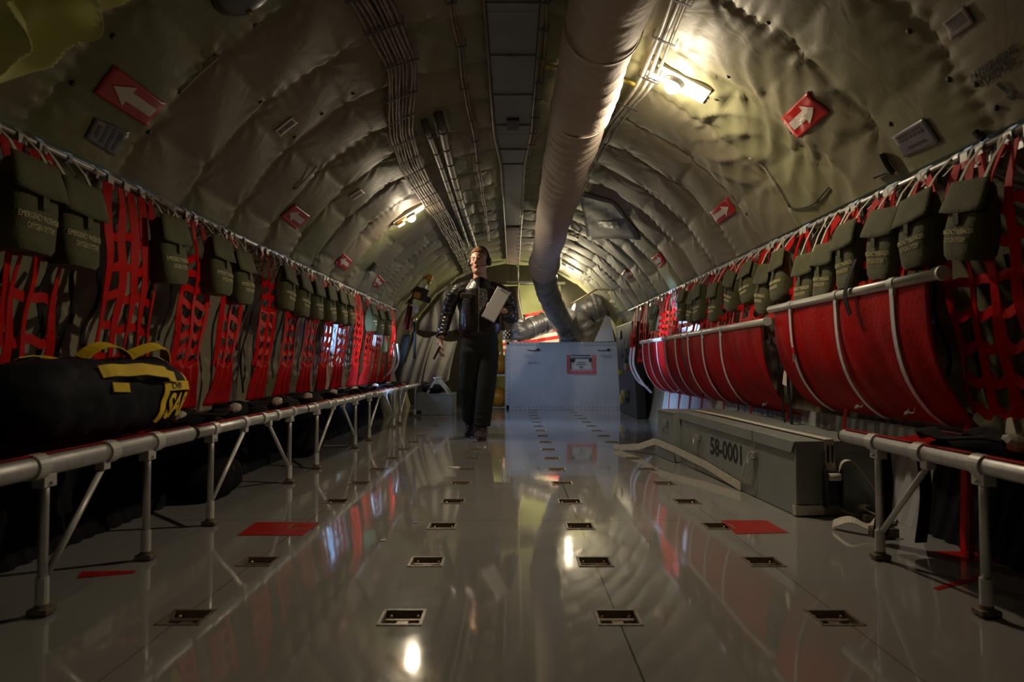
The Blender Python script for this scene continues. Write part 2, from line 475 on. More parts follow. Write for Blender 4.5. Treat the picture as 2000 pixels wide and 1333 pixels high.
TH_R = math.acos((1.42 - ZC) / R)      # the angle where ceiling lining ends and the side wall begins
TH_F = math.acos(-ZC / R) + 0.01
W3 = (8.10, 8.80, 0.86, 1.28)
WL = (6.05, 6.85, 0.78, 1.16)
WR = (6.02, 6.80, 0.92, 1.30)
shell_mesh('ceiling', -TH_R, TH_R, YB, YE, 230, 760, M_LINING)
def wdisp(T, Y):
    z = ZC + R * np.cos(T)
    d = disp(T, Y) * 0.6
    up = 1 / (1 + np.exp((z - 0.62) * 30))
    return d * (1 - up) + up * (0.014 + 0.013 * np.abs(np.sin(Y * 2 * PI / 0.19)) ** 0.6)
shell_mesh('wall_left', -TH_F, -TH_R, YB, YE, 60, 560, M_WALLQ, [WL, W3], wdisp)
shell_mesh('wall_right', TH_R, TH_F, YB, YE, 60, 560, M_WALLQ, [WR], wdisp)

# end bulkheads
def bulkhead(name, y, m, rumple=0.0):
    mb = MB(); n = 60; r = R + 0.03
    def fn(u, v):
        a = (u * 2 - 1) * PI; rr = v * r
        x = rr * math.sin(a); z = ZC + rr * math.cos(a)
        z = max(z, -0.02)
        d = rumple * (math.sin(x * 9 + math.sin(z * 5) * 2) * 0.5 + math.sin(x * 23 + z * 4) * 0.3 + abs(math.sin(z * 7 + x)) * 0.6)
        return (x, y - d, z)
    mb.grid(fn, n, 26)
    o = mb.build(name, m, smooth=True); o['kind'] = 'structure'
    return o
M_FARLINE = mat('yellow green insulation', (0.42, 0.46, 0.20), 0.6, var=0.25, vscale=4, bump=0.4, bscale=10)
M_REAR = mat('dark rear bulkhead', (0.10, 0.10, 0.09), 0.7, var=0.2)
bulkhead('wall_front', YE - 0.02, M_FARLINE, 0.05)
bulkhead('wall_rear', YB + 0.02, M_REAR, 0.0)
def partition():
    y = 11.15; mb = MB(); n = 48; vs = []; fs = []
    for i in range(n + 1):
        a = (-1 + 2 * i / n) * (TH_F - 0.01); x, z = (R + 0.02) * math.sin(a), ZC + (R + 0.02) * math.cos(a)
        xi = max(-0.40, min(0.78, x * 0.8)); zi = min(1.97, max(0.0, z)) if abs(x) < 1.2 else min(1.97, max(0, z))
        vs += [(x, y, z), (xi, y, zi)]
    for i in range(n): fs.append((2 * i, 2 * i + 1, 2 * i + 3, 2 * i + 2))
    mb.add(vs, fs); o = mb.build('wall_partition', M_PARTN, solid=0.02); o['kind'] = 'structure'
M_PARTN = mat('dark olive partition', (0.07, 0.062, 0.04), 0.8, var=0.3, vscale=4)
partition()

# ------------------------------------------------------------------ floor with real pockets for the tie-downs
COLX = (-0.862, -0.292, 0.276, 0.846)
ROWY = [onZ(787, 1207, 0).y + PITCHY * k for k in range(-1, 17)]
PW, PD = 0.104, 0.100
def floor_mat():
    m = bpy.data.materials.new('glossy grey deck paint'); m.use_nodes = True
    nt = m.node_tree; b = nt.nodes['Principled BSDF']; L = nt.links.new
    tc = nt.nodes.new('ShaderNodeTexCoord')
    n = nt.nodes.new('ShaderNodeTexNoise'); n.inputs['Scale'].default_value = 1.7; n.inputs['Detail'].default_value = 9; n.inputs['Roughness'].default_value = 0.62
    L(tc.outputs['Object'], n.inputs['Vector'])
    mx = nt.nodes.new('ShaderNodeMix'); mx.data_type = 'RGBA'
    mx.inputs[6].default_value = (0.25, 0.25, 0.24, 1); mx.inputs[7].default_value = (0.32, 0.32, 0.305, 1)
    L(n.outputs['Fac'], mx.inputs[0])
    # joints between the deck plates
    sp = nt.nodes.new('ShaderNodeSeparateXYZ'); L(tc.outputs['Object'], sp.inputs[0])
    fac = None
    def line(sock, pos, w):
        nonlocal fac
        a = nt.nodes.new('ShaderNodeMath'); a.operation = 'SUBTRACT'; L(sock, a.inputs[0]); a.inputs[1].default_value = pos
        c = nt.nodes.new('ShaderNodeMath'); c.operation = 'ABSOLUTE'; L(a.outputs[0], c.inputs[0])
        d = nt.nodes.new('ShaderNodeMath'); d.operation = 'LESS_THAN'; L(c.outputs[0], d.inputs[0]); d.inputs[1].default_value = w
        if fac is None: fac = d.outputs[0]
        else:
            e = nt.nodes.new('ShaderNodeMath'); e.operation = 'MAXIMUM'; L(fac, e.inputs[0]); L(d.outputs[0], e.inputs[1]); fac = e.outputs[0]
    line(sp.outputs[0], COLX[2], 0.0022); line(sp.outputs[0], COLX[0] - 0.01, 0.0012); line(sp.outputs[0], COLX[3] + 0.02, 0.0012)
    for yy in (2.95, 5.05, 7.2, 9.2): line(sp.outputs[1], yy, 0.0015)
    m2 = nt.nodes.new('ShaderNodeMix'); m2.data_type = 'RGBA'; L(fac, m2.inputs[0]); L(mx.outputs[2], m2.inputs[6]); m2.inputs[7].default_value = (0.03, 0.028, 0.025, 1)
    L(m2.outputs[2], b.inputs['Base Color'])
    b.inputs['Coat Weight'].default_value = 0.5; b.inputs['Coat Roughness'].default_value = 0.035
    n3 = nt.nodes.new('ShaderNodeTexNoise'); n3.inputs['Scale'].default_value = 5; n3.inputs['Detail'].default_value = 7
    L(tc.outputs['Object'], n3.inputs['Vector'])
    mr = nt.nodes.new('ShaderNodeMapRange'); mr.inputs[1].default_value = 0.3; mr.inputs[2].default_value = 0.75
    mr.inputs[3].default_value = 0.03; mr.inputs[4].default_value = 0.12
    L(n3.outputs['Fac'], mr.inputs[0]); L(mr.outputs[0], b.inputs['Roughness'])
    n2 = nt.nodes.new('ShaderNodeTexNoise'); n2.inputs['Scale'].default_value = 3.2; n2.inputs['Detail'].default_value = 3
    L(tc.outputs['Object'], n2.inputs['Vector'])
    bp = nt.nodes.new('ShaderNodeBump'); bp.inputs['Strength'].default_value = 0.05; bp.inputs['Distance'].default_value = 0.010
    L(n2.outputs['Fac'], bp.inputs['Height']); L(bp.outputs[0], b.inputs['Normal']); L(bp.outputs[0], b.inputs['Coat Normal'])
    return m
M_FLOOR = floor_mat()
def build_floor():
    xs = [-1.76, 1.76]; ys = [YB, YE]
    for x in COLX: xs += [x - PW / 2, x + PW / 2]
    for y in ROWY: ys += [y - PD / 2, y + PD / 2]
    xs.sort(); ys.sort(); mb = MB()
    vs = [(x, y, 0) for y in ys for x in xs]; fs = []
    nx = len(xs)
    for j in range(len(ys) - 1):
        for i in range(nx - 1):
            xc = (xs[i] + xs[i + 1]) / 2; yc = (ys[j] + ys[j + 1]) / 2
            if any(abs(xc - x) < PW / 2 for x in COLX) and any(abs(yc - y) < PD / 2 for y in ROWY): continue
            a = j * nx + i; fs.append((a, a + 1, a + nx + 1, a + nx))
    mb.add(vs, fs)
    o = mb.build('floor', M_FLOOR); o['kind'] = 'structure'
build_floor()
mb = MB(); mb.box((0, 5.5, -0.09), (3.56, 13.9, 0.06)); o = mb.build('trim_8', M_EQUIP); o['kind'] = 'structure'

# tie-down fittings
def make_tiedown():
    t = thing('tie_down_fitting', 'x', 'tie-down fitting', (0, 0, 0))
    w, d = PW / 2, PD / 2
    m = MB()
    m.box((0, 0, -0.020), (2 * w, 2 * d, 0.004))
    for sx in (-1, 1): m.box((sx * (w - 0.0015), 0, -0.010), (0.003, 2 * d, 0.020))
    for sy in (-1, 1): m.box((0, sy * (d - 0.0015), -0.010), (2 * w, 0.003, 0.020))
    m.build('pocket', M_POCKET, t)
    m = MB()
    for sx in (-1, 1): m.box((sx * (w + 0.002), 0, 0.001), (0.008, 2 * d + 0.010, 0.003))
    for sy in (-1, 1): m.box((0, sy * (d + 0.002), 0.001), (2 * w + 0.010, 0.008, 0.003))
    m.build('rim', mat('worn tie-down rim', (0.34, 0.30, 0.25), 0.35, 0.4, var=0.5, vscale=40), t)
    m = MB(); m.box((0, 0.018, -0.014), (2 * w - 0.012, 0.012, 0.006)); m.box((0, -0.006, -0.015), (0.03, 0.05, 0.005))
    m.build('lashing_bar', mat('worn lashing bar', (0.40, 0.34, 0.27), 0.35, 0.8, var=0.4, vscale=50), t)
    for sx, sy in ((-1, -1), (1, -1), (-1, 1), (1, 1)):
        m = MB(); m.ell((sx * (w - 0.016), sy * (d - 0.012), -0.016), (0.007, 0.006, 0.009), 10, 6)
        m.build('stud', M_BRASS, t, smooth=True)
    return t
td = None
CN = ('left outer', 'left inner', 'right inner', 'right outer')
for ci, cx in enumerate(COLX):
    for ri, ry in enumerate(ROWY):
        if ri == 0: continue
        lab = 'recessed metal tie-down fitting in the %s floor column, %s from the camera' % (CN[ci], ORD[ri - 1])
        if td is None:
            td = make_tiedown(); td.location = (cx, ry, 0); td['label'] = lab; td['group'] = 'tie-down fittings in the deck'
        else: copy_tree(td, (cx, ry, 0), lab, 'tie-down fittings in the deck')
# row nearest the camera is below the frame: plain cover plates keep the deck closed
for cx in COLX:
    mb = MB(); mb.box((cx, ROWY[0], -0.003), (PW, PD, 0.004)); o = mb.build('trim_7', M_CRATE); o['kind'] = 'structure'

# red painted cover plates on the deck
def plate(px, label, h=0.0015):
    ps = [onZ(x, y, 0.0) for x, y in px]
    mb = MB(); mb.prism([Vector((p.x, p.y, 0.0004)) for p in ps], (0, 0, h))
    o = mb.build('red_floor_patch', M_REDPAINT); setp(o, label, 'floor patch', 'red patches on the deck')
plate([(463, 1047), (592, 1047), (625, 1021), (500, 1021)], 'red rectangular patch on the deck in front of the left bench')
plate([(1437, 1044), (1541, 1042), (1497, 1018), (1408, 1018)], 'red rectangular patch on the deck beside the long grey crate')
plate([(150, 1131), (262, 1121), (266, 1116), (160, 1118)], 'thin red strip on the deck under the left bench, near the camera')
plate([(1870, 1094), (2060, 1112), (2020, 1080), (1815, 1078)], 'dark red patch on the deck under the right bench')
plate([(1822, 1150), (1832, 1154), (1935, 1128), (1915, 1124)], 'narrow red strip on the deck beneath the right bench edge')

# paper scraps lying on the deck
def scrap(px, name, label, sx, sy, m=M_PAPER, z=0.003):
    p = onZ(px[0], px[1], 0); mb = MB()
    pts = []
    rnd = random.Random(px[0])
    n = 9
    for i in range(n):
        a = 2 * PI * i / n; k = rnd.uniform(0.55, 1.0)
        pts.append(Vector((p.x + sx * k * math.cos(a), p.y + sy * k * math.sin(a), 0.0005)))
    mb.prism(pts, (0, 0, z))
    setp(mb.build(name, m), label, 'scrap')
scrap((888, 914), 'paper_scrap', 'small pale scrap lying on the deck in front of the walking person', 0.055, 0.035)
scrap((749, 1057), 'paper_scrap', 'tiny white scrap on the deck left of the second tie-down row', 0.012, 0.012)
scrap((812, 1022), 'metal_scrap', 'tiny shiny scrap on the deck between the left tie-down columns', 0.012, 0.006, M_ALU)

# ------------------------------------------------------------------ hatch windows
M_PANE = bpy.data.materials.new('hatch glass'); M_PANE.use_nodes = True
_nt = M_PANE.node_tree; _nt.nodes.remove(_nt.nodes['Principled BSDF'])
_t = _nt.nodes.new('ShaderNodeBsdfTransparent'); _t.inputs[0].default_value = (0.9, 0.97, 1, 1)
_g = _nt.nodes.new('ShaderNodeBsdfGlossy'); _g.inputs['Roughness'].default_value = 0.05
_m = _nt.nodes.new('ShaderNodeMixShader'); _m.inputs[0].default_value = 0.06
_nt.links.new(_t.outputs[0], _m.inputs[1]); _nt.links.new(_g.outputs[0], _m.inputs[2]); _nt.links.new(_m.outputs[0], _nt.nodes['Material Output'].inputs[0])
def window(n, side, W):
    y0, y1, z0, z1 = W
    t = bpy.data.objects.new('window_%d' % n, None); COL.objects.link(t); ORG[t.name] = Vector((0, 0, 0)); t['kind'] = 'structure'
    mb = MB()
    def P(y, z, off): return Vector((side * (wallx(z) + off), y, z))
    ring = []
    N = 40
    for i in range(N):
        a = 2 * PI * i / N
        cx, sx = math.cos(a), math.sin(a)
        k = (abs(cx) ** 5 + abs(sx) ** 5) ** (-0.2)
        ring.append((k * cx, k * sx))
    ym, zm, hy, hz = (y0 + y1) / 2, (z0 + z1) / 2, (y1 - y0) / 2, (z1 - z0) / 2
    rows = [(0.86, 0.10), (0.86, -0.055), (1.14, -0.055), (1.16, 0.02)]
    vs = []; fs = []
    for (k, off) in rows:
        for (a, b) in ring: vs.append(P(ym + a * hy * k, zm + b * hz * k, off))
    for j in range(3):
        for i in range(N): fs.append((j * N + i, j * N + (i + 1) % N, (j + 1) * N + (i + 1) % N, (j + 1) * N + i))
    mb.add(vs, fs); mb.build('window_frame', M_CRATE, t, smooth=True)
    mb = MB(); mb.add([P(ym + a * hy * 0.88, zm + b * hz * 0.88, 0.06) for a, b in ring], [tuple(range(N))])
    mb.build('pane', M_PANE, t)
window(1, -1, WL); window(2, 1, WR); window(3, -1, W3)

# pale ribbed panels low on the right wall, and dark runs under the benches with their shade painted in
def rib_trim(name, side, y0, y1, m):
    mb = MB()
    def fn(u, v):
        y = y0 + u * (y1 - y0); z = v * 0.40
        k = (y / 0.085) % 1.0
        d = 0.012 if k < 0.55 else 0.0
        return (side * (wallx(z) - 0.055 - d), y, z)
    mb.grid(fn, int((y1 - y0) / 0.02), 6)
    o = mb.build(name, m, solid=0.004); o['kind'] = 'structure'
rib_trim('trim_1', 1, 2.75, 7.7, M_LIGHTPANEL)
rib_trim('trim_2', -1, 0.4, 8.6, M_SHADEDW)
rib_trim('trim_3', 1, 0.4, 2.75, M_SHADEDW)

# ------------------------------------------------------------------ ceiling centre panel
def centre_panel():
    t = thing('ceiling_channel', 'long grey green panelled channel running along the middle of the ceiling', 'ceiling channel', (0, 0, 2.2))
    segs = [(0.6, 0.118, 3.0), (3.0, 0.118, 4.62), (4.62, 0.118, 5.30), (5.34, 0.082, 7.7), (8.0, 0.082, 10.6)]
    zt = 2.245
    for i, (ya, hw, yb) in enumerate(segs):
        mb = MB(); hw2 = 0.082 if i == 2 else hw
        def q(x, y, z): return Vector((x, y, z))
        mb.hexa([q(-hw, ya, zt), q(hw, ya, zt), q(hw2, yb, zt), q(-hw2, yb, zt), q(-hw, ya, zt + 0.06), q(hw, ya, zt + 0.06), q(hw2, yb, zt + 0.06), q(-hw2, yb, zt + 0.06)])
        mb.build('panel', M_PANELP if i >= 4 else M_PANEL, t, bevel=0.004)
    for sx in (-1, 1):
        mb = MB(); mb.tube([(sx * 0.128, 0.6, zt), (sx * 0.128, 4.6, zt), (sx * 0.094, 5.35, zt), (sx * 0.094, 10.6, zt)], 0.009, 8)
        mb.build('edge_rail', M_PIPE, t, smooth=True)
    for (y, hw) in ((4.42, 0.04), (7.86, 0.075)):
        mb = MB(); mb.box((0, y, zt - 0.004), (hw * 2, 0.2, 0.014)); g = mb.build('vent', M_EQUIP, t)
        mb = MB()
        for k in range(5): mb.box((-hw * 0.8 + k * hw * 0.4, y, zt - 0.014), (0.006, 0.18, 0.008))
        mb.build('slat', M_STEEL, g)
    for k, y in enumerate([1.4 + 0.508 * i for i in range(8)]):
        mb = MB(); mb.box((0, y, zt - 0.004), (0.232, 0.016, 0.008)); mb.build('crossbar', M_PIPE, t)
centre_panel()

# ================================================================== CEILING LAMPS
def glow_mat(name, strength):
    m = bpy.data.materials.new(name); m.use_nodes = True
    b = m.node_tree.nodes['Principled BSDF']
    b.inputs['Base Color'].default_value = (0.9, 0.85, 0.7, 1); b.inputs['Emission Color'].default_value = (1.0, 0.83, 0.58, 1)
    b.inputs['Emission Strength'].default_value = strength
    return m
M_GLOW = glow_mat('lit lamp glass', 22.0)
M_GLASSOFF = mat('unlit lamp glass', (0.06, 0.065, 0.06), 0.25)
def lamp(key, label, scale=1.0):
    L = LAMPS[key]; p = onS(*L['px'], r=R - 0.085)
    th, y = to_shell(p)
    n = Vector((-math.sin(th), 0, -math.cos(th))); tx = Vector((math.cos(th), 0, -math.sin(th))); ty = Vector((0, 1, 0))
    t = thing('ceiling_lamp', label, 'lamp', p, 'lit ceiling lamps')
    def Q(a, b, c): return p + tx * a + ty * b + n * c
    rot = Matrix((tx, ty, n)).transposed()
    mb = MB(); mb.box(Q(0.01, 0, -0.052), (0.34 * scale, 0.16 * scale, 0.040), rot); mb.build('reflector_plate', M_ENAMEL, t, bevel=0.003)
    mb = MB(); mb.box(Q(-0.11 * scale, 0, -0.016), (0.07 * scale, 0.085 * scale, 0.035), rot); mb.build('switch_box', M_ENAMEL, t, bevel=0.004)
    mb = MB(); mb.tube([Q(0.0, 0, -0.028), Q(0.0, 0, -0.008)], [0.052 * scale, 0.046 * scale], 20); mb.build('socket_ring', M_ALU, t, smooth=False)
    mb = MB(); mb.ell(Q(0.0, 0, -0.004), (0.040 * scale, 0.040 * scale, 0.036 * scale), 20, 12, rot); mb.build('glass_dome', M_GLOW, t, smooth=True)
    mb = MB(); mb.tube([Q(0.17, 0.02, -0.05), Q(0.19, 0.03, -0.045), Q(0.21, 0.05, -0.05), Q(0.23, 0.06, -0.065)], 0.006, 8); mb.build('lead', M_WHITEW, t, smooth=True)
    lamp_light(Q(0.0, 0, 0.045), n, L['power']); point_light(Q(0, 0, 0.085), L['bulb'], WARM, 0.03)
    return t
lamp('first', 'bright dome lamp with white reflector plate on the right of the ceiling, nearest the camera', 1.0)
lamp('second', 'small glowing dome lamp on the left side of the ceiling beside the cable bundle', 1.0)
lamp('third', 'far glowing dome lamp on the ceiling to the right of the grey hose', 1.0)

# an unlit fixture just showing at the upper edge on the left
def dead_fixture():
    p = onS(478, -22, R - 0.05); th, y = to_shell(p)
    n = Vector((-math.sin(th), 0, -math.cos(th))); tx = Vector((math.cos(th), 0, -math.sin(th)))
    rot = Matrix((tx, Vector((0, 1, 0)), n)).transposed()
    t = thing('unlit_fixture', 'dark round unlit fixture at the upper edge of the photo, left of the cables', 'lamp', p)
    mb = MB(); mb.ell(p, (0.13, 0.13, 0.03), 28, 8, rot); mb.build('cover', M_GLASSOFF, t, smooth=True)
    mb = MB(); mb.ell(p + n * 0.02 - Vector((0, 1, 0)) * 0.0 + tx * -0.035 + Vector((0, 0.09, 0)), (0.012, 0.012, 0.012), 10, 6, rot); mb.build('screw', M_BRASS, t, smooth=True)
dead_fixture()
point_light((-0.90, 0.85, 1.90), 3.0, WARM, 0.05)     # the lamp of the bay just behind the camera
def rear_lamp():
    p = Vector((-0.98, 0.85, 2.03)); t = thing('ceiling_lamp', 'dome lamp on the left ceiling just above and behind the camera', 'lamp', p, 'lit ceiling lamps')
    mb = MB(); mb.ell(p, (0.035, 0.035, 0.03), 16, 10); mb.build('glass_dome', M_GLOW, t, smooth=True)
    mb = MB(); mb.box(p + Vector((0, 0, 0.03)), (0.26, 0.13, 0.012)); mb.build('reflector_plate', M_ENAMEL, t)
rear_lamp()

# ================================================================== BIG AIR DUCT
def duct():
    t = thing('air_duct', 'thick cloth covered air duct hanging along the ceiling right of centre', 'air duct', (0.38, 5.0, 2.05))
    cx = [(1.6, 0.395, 2.05), (2.7, 0.372, 2.06), (4.0, 0.36, 2.02), (5.5, 0.36, 1.985), (7.0, 0.375, 1.955), (8.15, 0.385, 1.93)]
    def cen(y):
        for a, b in zip(cx, cx[1:]):
            if y <= b[0]: k = (y - a[0]) / (b[0] - a[0]); return Vector((a[1] + k * (b[1] - a[1]), y, a[2] + k * (b[2] - a[2])))
        return Vector((cx[-1][1], y, cx[-1][2]))
    y0, y1 = 1.6, 8.15
    NU, NV = 72, 520
    def fn(u, v):
        y = y0 + v * (y1 - y0); a = 2 * PI * u; c = cen(y)
        r = 0.152
        # rings, sagging folds and spiral creases of loose cloth
        r += 0.006 * abs(math.sin(y * PI / 0.62)) ** 0.4
        sag = 0.5 - 0.5 * math.cos(a)
        fold = 1 - 2 * abs(math.sin((y + 0.09 * math.sin(a + 0.6) + 0.06 * noise.noise(Vector((a, y, 0)))) * PI / 0.15 + 2.2 * math.sin(y * 1.7))) ** 0.6
        amp = 0.0060 * (0.25 + 0.75 * max(0.0, noise.noise(Vector((y * 1.4, a * 0.5, 3))) * 1.8 + 0.35)) * (0.3 + 0.7 * sag) * (0.45 if y < 3.8 else 1.2)
        r += amp * fold + 0.003 * math.sin(a * 3 + y * 4) + 0.012 * noise.noise(Vector((math.sin(a) * 0.8, y * 2.2, math.cos(a) * 0.8)))
        return (c.x + r * math.sin(a), y, c.z + r * math.cos(a))
    mb = MB(); mb.grid(fn, NU, NV); mb.build('duct_sleeve', M_DUCT, t, smooth=True)
    for y in (1.95, 2.76, 3.6):
        c = cen(y); mb = MB()
        def f2(u, v): a = 2 * PI * u; r = 0.163; return (c.x + r * math.sin(a), y - 0.012 + v * 0.024, c.z + r * math.cos(a))
        mb.grid(f2, 40, 2); mb.build('band', M_DUCT, t, smooth=True, solid=0.003)
    for y in (2.35, 4.4, 6.2, 7.7):
        c = cen(y); mb = MB()
        mb.tube([(c.x, y, 2.30), (c.x, y, c.z + 0.13)], 0.006, 8); mb.build('hanger', M_ZINC, t)
    return cen(8.15)
DEND = duct()

def foil_tube(name, t, pts, rad, rib=0.0, seg=30, m=M_FOIL, lump=0.006, seed=1.0):
    """wrapped hose: smooth path through pts with bands of tape"""
    P = [Vector(p) for p in pts]; n = len(P); out = []; rr = []
    rs = rad if isinstance(rad, (list, tuple)) else [rad] * n
    for i in range(n - 1):
        p0 = P[max(i - 1, 0)]; p1 = P[i]; p2 = P[i + 1]; p3 = P[min(i + 2, n - 1)]
        for k in range(14):
            s = k / 14
            q = 0.5 * ((2 * p1) + (p2 - p0) * s + (2 * p0 - 5 * p1 + 4 * p2 - p3) * s * s + (3 * p1 - p0 - 3 * p2 + p3) * s ** 3)
            out.append(q); rr.append(rs[i] + (rs[i + 1] - rs[i]) * s)
    out.append(P[-1]); rr.append(rs[-1])
    base_r = rr; L = 0; rr2 = []
    for i, q in enumerate(out):
        if i: L += (q - out[i - 1]).length
        rr2.append(base_r[i] + (rib * math.sin(L * 2 * PI / 0.13) if rib else 0) + lump * math.sin(L * 23 + seed) * 0.5)
    mb = MB(); mb.tube(out, rr2, seg)
    vs = []
    for v in mb.v:
        q = Vector(v); k = noise.noise(q * 9 + Vector((seed, 0, 0))) * lump * 1.6 + noise.noise(q * 28) * lump * 0.6
        vs.append(tuple(q + Vector((k, k * 0.4, k))))
    mb.v = vs
    return mb.build(name, m, t, smooth=True)

# the wrapped hoses that drop from the duct to the power unit crate
def hoses():
    Yc = 10.62
    t = thing('wrapped_hose', 'silver taped hose dropping from the ceiling duct onto the grey crate', 'hose', (0.5, 9, 1.6))
    a = DEND
    foil_tube('coupling', t, [a + Vector((0, -0.12, 0)), a + Vector((0, 0.12, -0.02)), a + Vector((0.0, 0.34, -0.05)), a + Vector((0.0, 0.5, -0.09))], [0.165, 0.19, 0.19, 0.15], 0.0, m=M_DUCT)
    p = [a + Vector((0, 0.42, -0.06)), onY(1067, 560, 9.1), onY(1078, 590, 9.5), onY(1095, 625, 10.1), onY(1110, 648, Yc), onY(1114, 664, Yc)]
    foil_tube('hose_body', t, p, [0.165, 0.155, 0.155, 0.155, 0.16, 0.15], 0.003)
    foil_tube('taped_cuff', t, [onY(1104, 618, 10.15), onY(1110, 642, 10.45), onY(1116, 663, Yc)], [0.15, 0.175, 0.185], 0.006, seed=4)
    t = thing('wrapped_hose', 'silver taped hose lying across the crate towards the flag, ending in a knob', 'hose', onY(1050, 640, Yc))
    foil_tube('hose_body', t, [onY(1008, 652, 10.55), onY(1024, 647, 10.6), onY(1048, 637, 10.68), onY(1072, 628, 10.75), onY(1094, 622, 10.8)], [0.12, 0.15, 0.165, 0.165, 0.15], 0.004, seed=2)
    foil_tube('end_boot', t, [onY(1010, 624, 10.55), onY(1010, 640, 10.55), onY(1012, 664, 10.55)], [0.05, 0.11, 0.10], 0.01, seed=3, lump=0.012)
    for (q0, q1, rr_) in ((onY(1036, 641.5, 10.64), onY(1042, 639.5, 10.66), 0.164), (onY(1062, 631.5, 10.72), onY(1070, 629, 10.745), 0.174)):
        mb = MB(); mb.tube([q0, q1], rr_, 30, caps=False); mb.build('tape_band', M_TAPE, t, smooth=True)
    t = thing('wrapped_hose', 'fat silver taped hose coming from the right wall down to the crate', 'hose', onY(1170, 600, Yc))
    foil_tube('hose_body', t, [onY(1210, 574, 10.85), onY(1190, 588, 10.75), onY(1165, 600, 10.7), onY(1146, 607, 10.7), onY(1137, 622, 10.7), onY(1144, 640, 10.7), onY(1152, 656, 10.7)],
              [0.24, 0.235, 0.23, 0.225, 0.19, 0.17, 0.15], 0.006, seed=5)
    for (q0, q1, rr_) in ((onY(1196, 584, 10.78), onY(1192, 587, 10.765), 0.242), (onY(1180, 593, 10.73), onY(1176, 595, 10.72), 0.238), (onY(1162, 601, 10.7), onY(1158, 602, 10.7), 0.232)):
        mb = MB(); mb.tube([q0, q1], rr_, 30, caps=False); mb.build('tape_band', M_TAPE, t, smooth=True)
    mb = MB()
    def f(u, v):
        c = onY(1212, 572, 10.87); ax = (onY(1190, 588, 10.75) - c).normalized(); a = 2 * PI * u
        b1 = ax.cross(Vector((0, 1, 0))).normalized(); b2 = ax.cross(b1)
        return c + ax * (v * 0.05 - 0.03) + b1 * (0.25 * math.cos(a)) + b2 * (0.25 * math.sin(a))
    mb.grid(f, 28, 1); mb.build('end_collar', M_RUBBER, t, smooth=True, solid=0.015)
    mb = MB(); mb.tube([onY(1116, 594, 10.0), onY(1140, 580, 10.0), onY(1172, 562, 10.2)], 0.012, 8); mb.build('support_cord', M_BEIGE, t, smooth=True)
    # grey gusset bracket behind
    c = [onY(1188, 618, 10.45), onY(1200, 668, 10.45), onY(1166, 668, 10.45), onY(1176, 640, 10.45)]
    mb = MB(); mb.prism([onY(1183, 617, 10.4), onY(1192, 620, 10.4), onY(1200, 667, 10.4), onY(1161, 667, 10.4)], (0, 0.03, 0))
    setp(mb.build('gusset_bracket', M_APU), 'grey triangular metal bracket on the crate under the fat hose', 'bracket')
hoses()

# ================================================================== CABLE BUNDLES
def smooth_path(pts, n=10):
    P = [Vector(p) for p in pts]; out = []
    for i in range(len(P) - 1):
        p0 = P[max(i - 1, 0)]; p1 = P[i]; p2 = P[i + 1]; p3 = P[min(i + 2, len(P) - 1)]
        for k in range(n):
            s = k / n
            out.append(0.5 * ((2 * p1) + (p2 - p0) * s + (2 * p0 - 5 * p1 + 4 * p2 - p3) * s * s + (3 * p1 - p0 - 3 * p2 + p3) * s ** 3))
    out.append(P[-1]); return out
def bundle(label, px, n, gap, rad, clamp_step=0.36, m=M_CABLE, rr=R - 0.075):
    ctr = [to_shell(onS(x, y, rr)) for x, y in px]
    ctr.sort(key=lambda q: q[1])
    t = thing('cable_bundle', label, 'cables', shell(ctr[0][0], ctr[0][1], rr))
    def at(y):
        if y <= ctr[0][1]: return ctr[0][0]
        for a, b in zip(ctr, ctr[1:]):
            if y <= b[1]:
                k = (y - a[1]) / max(1e-6, b[1] - a[1]); return a[0] + k * (b[0] - a[0])
        return ctr[-1][0]
    y0, y1 = ctr[0][1], ctr[-1][1]
    rnd = random.Random(len(px) * 31 + n)
    N = int((y1 - y0) / 0.05)
    for i in range(n):
        o = (i - (n - 1) / 2) * gap; pts = []
        ph = rnd.uniform(0, 6); lift = rnd.choice((0, 0, rad * 1.3))
        for k in range(N + 1):
            y = y0 + (y1 - y0) * k / N
            th = (at(y - 0.05) + at(y) + at(y + 0.05)) / 3
            pts.append(shell(th + (o + 0.0035 * math.sin(y * 6 + ph)) / R, y, rr - lift - 0.004 * abs(math.sin((y - y0) * PI / clamp_step))))
        mb = MB(); mb.tube(pts, rad * rnd.uniform(0.8, 1.15), 7); mb.build('cable', m, t, smooth=True)
    k = 0
    y = y0 + 0.15
    while y < y1:
        th = at(y); mb = MB()
        a = shell(th - (n / 2 * gap + 0.01) / R, y, rr - rad - 0.012); b = shell(th + (n / 2 * gap + 0.01) / R, y, rr - rad - 0.012)
        mb.ribbon([a + (a - shell(th, y, 0)) * 0.02, a, (a + b) / 2 + Vector((0, 0, -0.001)), b, b + (b - shell(th, y, 0)) * 0.02], Vector((0, 1, 0)), 0.016, 0.003)
        mb.build('clamp', M_EQUIP, t); y += clamp_step * (1.0 if k % 3 else 0.8); k += 1
bundle('thick bundle of brown wire looms running down the left side of the ceiling',
       [(690, -60), (735, 20), (783, 120), (784, 152), (781, 215), (782, 258), (800, 320), (829, 370), (862, 422), (884, 463), (905, 505), (918, 535)], 8, 0.0215, 0.0085)
bundle('pair of looms on the ceiling just right of the big duct, crossing the first lamp',
       [(1345, -50), (1312, 40), (1290, 95), (1268, 150), (1250, 178), (1225, 208), (1196, 245), (1170, 290), (1140, 350), (1122, 400)], 3, 0.032, 0.0105, 0.4, mat('grey loom', (0.33, 0.31, 0.27), 0.45, 0.2, var=0.4, vscale=18))
